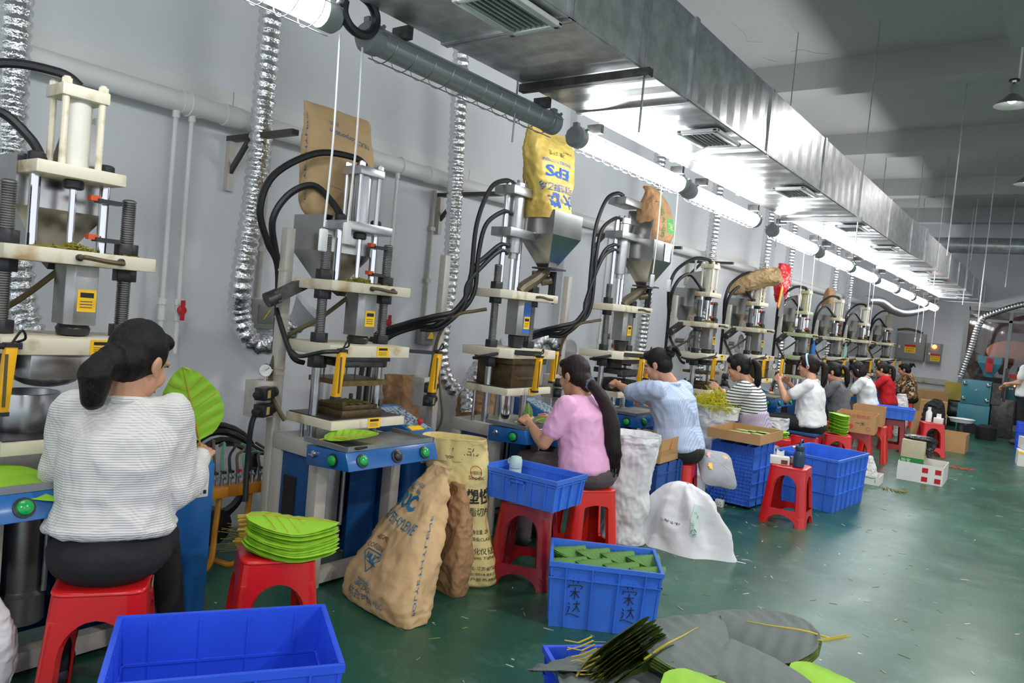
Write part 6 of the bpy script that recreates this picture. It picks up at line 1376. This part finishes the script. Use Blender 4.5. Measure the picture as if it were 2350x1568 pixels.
pile((-1.16, 2.02, .34), (.25, .42, .03), (-.2, -.45, .8), 3, meg, 'dark grey leaf low in the bottom crate left of the fan', 'grey leaves low on the left side', mid=False, ul='grey leaf under the low one left of the fan')
pile((-.86, 2.10, .42), (.38, .26, -.03), (.1, -.32, .9), 2, mel, 'light green leaf in front of the grey bundles at the bottom edge', 'light green leaves in the bottom crate', mid=False, ul='light green leaf under the one at the bottom edge')
pile((-.66, 2.70, .33), (.30, .12, -.03), (.1, -.3, .9), 2, mel, 'light green leaf at the right end of the bottom crate', 'light green leaves at the right end', mid=False, ul='light green leaf under the one at the right end')
pile((-1.30, 2.19, .28), (.3, .3, .02), (-.1, -.2, .9), 2, mel, 'light green leaf deep in the left corner of the bottom crate', 'light green leaves in the left corner', mid=False, ul='light green leaf under the one in the left corner')
g = MB()
for i in range(12):
    p = V((-1.10-.009*i, 2.10+.003*i, .33+.009*i)); g.tube([p, p+V((-.03+.01*R_.gauss(0, 1), -.035, .012*R_.gauss(0, 1)))], .0018, 4); g.tube([p, p+V((.02, .05, .012))], .0026, 4)
for i in range(16):
    p = V((-.64+.008*R_.random(), 2.90+.008*i, .40-.003*i)); g.tube([p, p+V((.08, .06, .03))], .0011, 4)
o = g.build('leaf_stalks', m_vein, None); tag(o, 'yellow stalk ends of the leaf bundles in the bottom crate', None, None, 'stuff')
# far stack on a stool, tray of leaves, bundle beside the sack
me, f = leaf_obj(None, 'leaf', 'I', .22, .2, m_leaf, droop=.02, wave=.004)
for i in range(26): add_leaf('green leaf in the tall stack beside the hairband woman', 0, rotm((-2.08+R_.gauss(0, .004), 8.92+R_.gauss(0, .004), .49+.0085*i), .6+R_.gauss(0, .05)), me, f, m_leaf, m_vein, 'tall far leaf stack', .22, False, 'I')
for i in range(8): add_leaf('pale green leaf in the low bundle beside the white sack', 0, rotm((-2.4+R_.gauss(0, .004), 7.78+R_.gauss(0, .004), .485+.009*i), .6+R_.gauss(0, .08)), me, f, m_leaf, m_vein, 'low leaf bundle', .22, False, 'I')
me, f = leaf_obj(None, 'leaf', 'J', .22, .13, mat('sage_leaf', sC(150, 178, 110), .65, var=.15), droop=.01, wave=.003)
for i in range(9): add_leaf('sage green leaf in the flat cardboard tray', 0, rotm((-2.3+.09*(i % 3)+R_.gauss(0, .01), 6.28+.17*(i//3)+R_.gauss(0, .01), .632+.004*(i % 3)), 1.35+R_.gauss(0, .12)), me, f, MATS['sage_leaf'], m_vein, 'leaves in the flat tray', .22, False, 'J')
# ------------------------------------------------------------------ bottles and small things
def flask():
    t = thing('flask', 'pale mint flask with a looped lid in the shallow blue bin', 'flask', (-2.475, 3.47, .475))
    m = mat('mint_plastic', sC(196, 220, 210), .35)
    MB().lathe([(.03, 0), (.036, .004), (.036, .125), (.034, .13)], 24).build('flask_body', m, t); MB().lathe([(.036, .133), (.037, .137), (.037, .175), (.03, .195), (.012, .2)], 24).build('lid', m, t)
    MB().tube(smooth_path([(-.034, 0, .18), (-.05, 0, .175), (-.052, 0, .155), (-.036, 0, .145)]), .005, 8).build('loop', m, t)
flask()
t = thing('thermos_bottle', 'dark blue thermos bottle on the red stool', 'bottle', (-1.655, 6.24, .4645)); m = mat('navy_bottle', sC(28, 62, 86), .35)
MB().lathe([(.04, 0), (.046, .005), (.046, .09), (.043, .11), (.034, .125), (.032, .13)], 26).build('bottle_body', m, t); l = MB().lathe([(.033, .132), (.036, .136), (.036, .165), (.03, .172)], 22).build('lid', m, t)
MB().tube(smooth_path([(.0, -.02, .17), (.005, -.01, .205), (.008, .02, .22), (.01, .035, .2)]), .008, 8).build('carry_handle', m, t); MB().lathe([(.012, 0), (.012, .02)], 12, (-.035, 0, .15), (-1, 0, 0)).build('copper_button', mat('copper', (.8, .5, .35), .25, 1), t)
t = thing('tissue_box', 'small white tissue box with a brown print on the red stool', 'tissue box', (-1.80, 6.22, .4645), .35)
MB().box(-.075, .075, -.045, .045, 0, .062).build('box', m_cardw, t, bevel=.004); MB().box(.01, .06, -.0465, -.045, .006, .04).build('brown_print', mat('brown_print', sC(110, 60, 36), .6), t)
g = MB(); g.grid(lambda u, v: V((-.03+.06*u, -.012+.024*sin(3*u), .06+.05*v+.01*sin(5*u+2*v))), 8, 5); g.build('tissue', m_white, t)
t = MB().lathe([(.035, 0), (.04, .005), (.04, .055), (.036, .057)], 20).build('steel_cup', m_steel, None, (-1.72, 6.36, .4645)); tag(t, 'steel cup between the tissue box and the thermos', 'cup')
t = thing('white_bottle', 'white bottle on the far red stool', 'bottle', (-1.53, 12.32, .4645)); MB().lathe([(.035, 0), (.04, .005), (.04, .14), (.02, .175), (.02, .19)], 18).build('bottle_body', m_white, t); MB().lathe([(.022, .19), (.022, .215)], 14).build('cap', m_white, t)
t = thing('tissue_box', 'tissue box on the far red stool', 'tissue box', (-1.40, 12.30, .4645)); MB().box(-.06, .06, -.05, .05, 0, .08).build('box', m_cardw, t, bevel=.004); MB().box(-.03, .03, -.003, .003, .08, .14).build('tissue', m_white, t)
t = thing('socket_block', 'white extension socket on the floor against the grid crate', 'socket', (-2.26, 6.22, 0), .1)
MB().box(-.035, .035, -.03, .03, 0, .062).build('socket_body', m_white, t, bevel=.005); 
for x, z in ((-.012, .04), (.012, .042), (0, .025), (-.018, .02), (.02, .02)): MB().cbox((x, -.0305, z), (.005, .002, .007)).build('socket_hole', m_ink, t)
MB().tube(smooth_path([(.02, 0, .06), (.03, .04, .13), (-.04, .05, .17), (-.1, .05, .12), (-.12, .06, .03)]), .003, 6).build('cable', m_blackp, t)
for (yc, mt, lb, c) in ((11.15, mat('blue_bottle', sC(40, 110, 190), .25), 'blue bottle on the pale green press', 'bottle'), (13.08, mat('pale_glass', sC(150, 190, 180), .1), 'pale glass bottle on the press behind the grey shirt woman', 'bottle')):
    t = thing('drink_bottle', lb, c, (-2.955, yc+.10, 1.251)); MB().lathe([(.03, 0), (.033, .004), (.033, .16), (.015, .2), (.015, .215)], 16).build('bottle_body', mt, t); MB().lathe([(.018, .215), (.018, .24)], 12).build('cap', mt, t)
# ------------------------------------------------------------------ orange cart, hose coil and manifold between the first two presses
t = thing('hose_cart', 'orange tubular hose cart with a row of water valves between the first two presses', 'cart', (-3.45, 2.3, 0))
m_or = mat('orange_paint', sC(196, 128, 24), .4, var=.25, vscale=8)
for s, y in ((-1, -.08), (1, .10)): MB().tube(smooth_path([(.0, y, .40), (.03, y-.03, .25), (.06, y-.06, .09), (.03, y-.1, .03), (-.1, y-.12, .022)]), .015, 10).build('cart_leg', m_or, t)
MB().box(-.04, .04, -.16, .17, .40, .455).build('cart_bar', m_or, t, bevel=.004)
for k in range(7):
    y = -.12+.045*k; v = MB().cyl((0, y, .455), (0, y, .52), .010, n=8).cyl((-.02, y, .5), (.03, y, .5), .008, n=8).build('valve', m_steel, t)
    MB().cbox((.01, y, .53), (.04, .012, .012)).build('valve_lever', m_red if k in (3, 4) else m_blackp, v)
    MB().tube(smooth_path([(0, y, .52), (-.03, y+.01, .6), (-.08, y+.03+.02*k, .68-.02*k), (-.2, y+.1, .62)]), .008, 6).build('water_tube', (m_hoseg, mat('green_tube', sC(90, 150, 110), .4), m_black)[k % 3], v)
t = thing('hose_coil', 'large coil of thick black hose behind the orange cart', 'hose coil', (-3.72, 2.36, .38))
for k, (rr, dx) in enumerate(((.24, 0), (.2, .04), (.27, -.04))): MB().tube([(dx+.02*sin(a*3), rr*cos(a), rr*sin(a)+.06) for a in [2*pi*i/28 for i in range(28)]], .020, 8, closed=True).build('hose_turn', m_black, t)
MB().lathe([(.09, -.05), (.1, -.04), (.1, .06), (.03, .07)], 20, (.05, -.05, -.2), (1, 0, 0)).build('pump', m_dsteel, t)
# brown bags and hoses lying behind the presses
Sack('paper_sack', 'brown paper sack standing behind the second press under the black hoses', 'sack', (-3.75, 3.78, 0), 1.4, [(.0, 0, 0, .16, .1), (.1, 0, 0, .17, .11), (.5, 0, 0, .16, .1), (.8, 0, 0, .14, .07), (.98, -.03, 0, .12, .03)], m_kraft2, .02, 3, 31)
Sack('paper_sack', 'brown paper sack with a red knot behind the yellow sack press', 'sack', (-3.7, 4.62, 0), 1.4, [(.0, 0, 0, .2, .1), (.3, 0, 0, .2, .11), (.7, 0, 0, .2, .1), (.9, 0, 0, .18, .05)], m_kraft2, .02, 3, 32)
# round wall fans
for y, lb in ((7.15, 'round wall fan behind the press of the woman in stripes'), (8.95, 'round wall fan behind the draped sack press'), (10.7, 'round wall fan behind the pale green press')):
    t = thing('wall_fan', lb, 'fan', (-3.86, y, 1.33)); 
    MB().lathe([(.02, -.04), (.1, -.03), (.155, 0), (.155, .03), (.15, .035)], 26, (0, 0, 0), (1, 0, 0), cap=False).build('fan_guard', m_clear_p, t); MB().lathe([(.05, .0), (.05, .03), (.02, .04)], 16, (0, 0, 0), (1, 0, 0)).build('hub', m_boxgrey, t)
    for k in range(5): 
        a = 2*pi*k/5; MB().bar((.015, .04*cos(a), .04*sin(a)), (.02, .13*cos(a), .13*sin(a)), .06, .004, up=(1, 0, 0)).build('blade', m_boxgrey, t)
    MB().cyl((-.18, 0, 0), (-.03, 0, 0), .03).build('mount', m_boxgrey, t)
# ------------------------------------------------------------------ teal machine by the far wall
t = thing('injection_machine', 'teal injection machine with a red marked hopper by the far wall', 'machine', (-1.33, 16.7, 0))
MB().box(-.27, .25, -.1, .5, .0, .56).build('machine_base', m_teal, t, bevel=.01)
hb = MB().box(-.24, .24, -.12, .3, .56, 1.02).build('machine_head', m_teal, t, bevel=.01)
for x in (-.19, .19):
    for z in (.66, .95): MB().lathe([(.038, 0), (.038, .03), (.02, .045)], 8, (x, -.12, z), (0, -1, 0)).build('tie_bar_nut', m_steel, hb)
MB().lathe([(.02, 0), (.02, .03)], 10, (.0, -.12, .84), (0, -1, 0)).build('drain_plug', m_steel, hb)
MB().lathe([(.13, .0), (.13, .01)], 24, (.0, -.102, .07), (0, -1, 0)).build('dark_opening', m_ink, t)
MB().box(.26, .62, -.05, .4, .0, .75).build('dark_frame', m_dsteel, t, bevel=.02); MB().box(.25, .4, -.08, .3, .6, 1.0).cyl((.45, -.1, .7), (.45, -.1, 1.3), .025).build('clamp_unit', m_dsteel, t)
MB().box(.46, .7, -.05, .05, .72, 1.12).build('control_box', m_teald, t, bevel=.006)
for k, (x, z, e) in enumerate(((.56, 1.06, 1), (.60, 1.06, 1), (.59, .99, 1), (.63, .93, 1), (.52, .93, 0), (.56, .93, 0))): MB().lathe([(.016, 0), (.012, .01)], 10, (x, -.05, z), (0, -1, 0)).build('indicator_lamp', MATS['red_glow'] if e else m_steel, t)
MB().box(.48, .62, -.02, .08, 1.12, 1.2).build('red_cover', m_red, t)
hp = P(t, 'hopper', 'teal_hop', hopper_mesh(.38, .34, .13, .26, .05), m_teal, (.16, .1, 1.1), sharp=20); MB().box(-.06, .06, -.176, -.171, .1, .37).build('red_sticker', m_red, hp)
link('lettering', text_mesh('福', .09, plane_map((0, -.178, .3), (1, 0, 0), (0, 0, 1))), m_ink, hp)
foil_hose('ribbed metal hose rising from the teal machine and bending right', [(-.1, 16.5, 2.62), (-.7, 16.55, 2.52), (-1.25, 16.6, 2.28), (-1.4, 16.62, 2.1), (-1.5, 16.64, 1.6), (-1.62, 16.66, 1.05)], .055, m_foil2)
t = thing('enamel_basin', 'white enamel basin on a dark stand before the teal machine', 'basin', (-1.42, 15.6, .26))
MB().lathe([(.1, 0), (.17, .01), (.2, .07), (.215, .075), (.19, .06), (.16, .02)], 26).build('basin', m_white, t); MB().cyl((0, 0, -.26), (0, 0, 0), .06).box(-.1, .1, -.1, .1, -.26, -.2).build('stand', m_dsteel, t)
o = MB().lathe([(.16, 0), (.17, .1), (.16, .22), (.1, .26)], 14).build('dark_bundle', m_dark, None, (-1.05, 15.9, 0)); tag(o, 'dark bundle on the floor at the foot of the teal machine', 'bundle')
bg = Sack('plastic_bag', 'black plastic bag on the carton beside the white bottle stool', 'bag', (-1.62, 13.6, .0), 0, [(.0, 0, 0, .14, .12), (.3, 0, 0, .17, .15), (.6, 0, 0, .14, .12), (.74, .02, 0, .05, .04)], m_dark, .03, 2.4, 41)
# things seen through the glass
Sack('paper_sack', 'brown sack seen through the far window', 'sack', (-.3, 20.2, .0), 0, [(.0, 0, 0, .35, .3), (.8, 0, 0, .35, .3), (1.5, 0, 0, .3, .25), (1.7, 0, 0, .1, .1)], mat('orange_brown_sack', sC(196, 120, 60), .7), .04, 2.6, 42)
o = MB().ell((0, 0, 0), (.55, .3, .28)).build('orange_bundle', mat('orange_bundle', sC(236, 150, 110), .7), None, (-1.0, 20.6, 1.62)); tag(o, 'large pale orange bundle seen through the far window', 'bundle')
o = MB().box(-.7, .7, -.35, .35, 0, 1.34).build('storeroom_rack', m_dsteel, None, (-1.0, 20.6, 0)); tag(o, 'dark rack carrying the pale orange bundle behind the far window', 'rack')
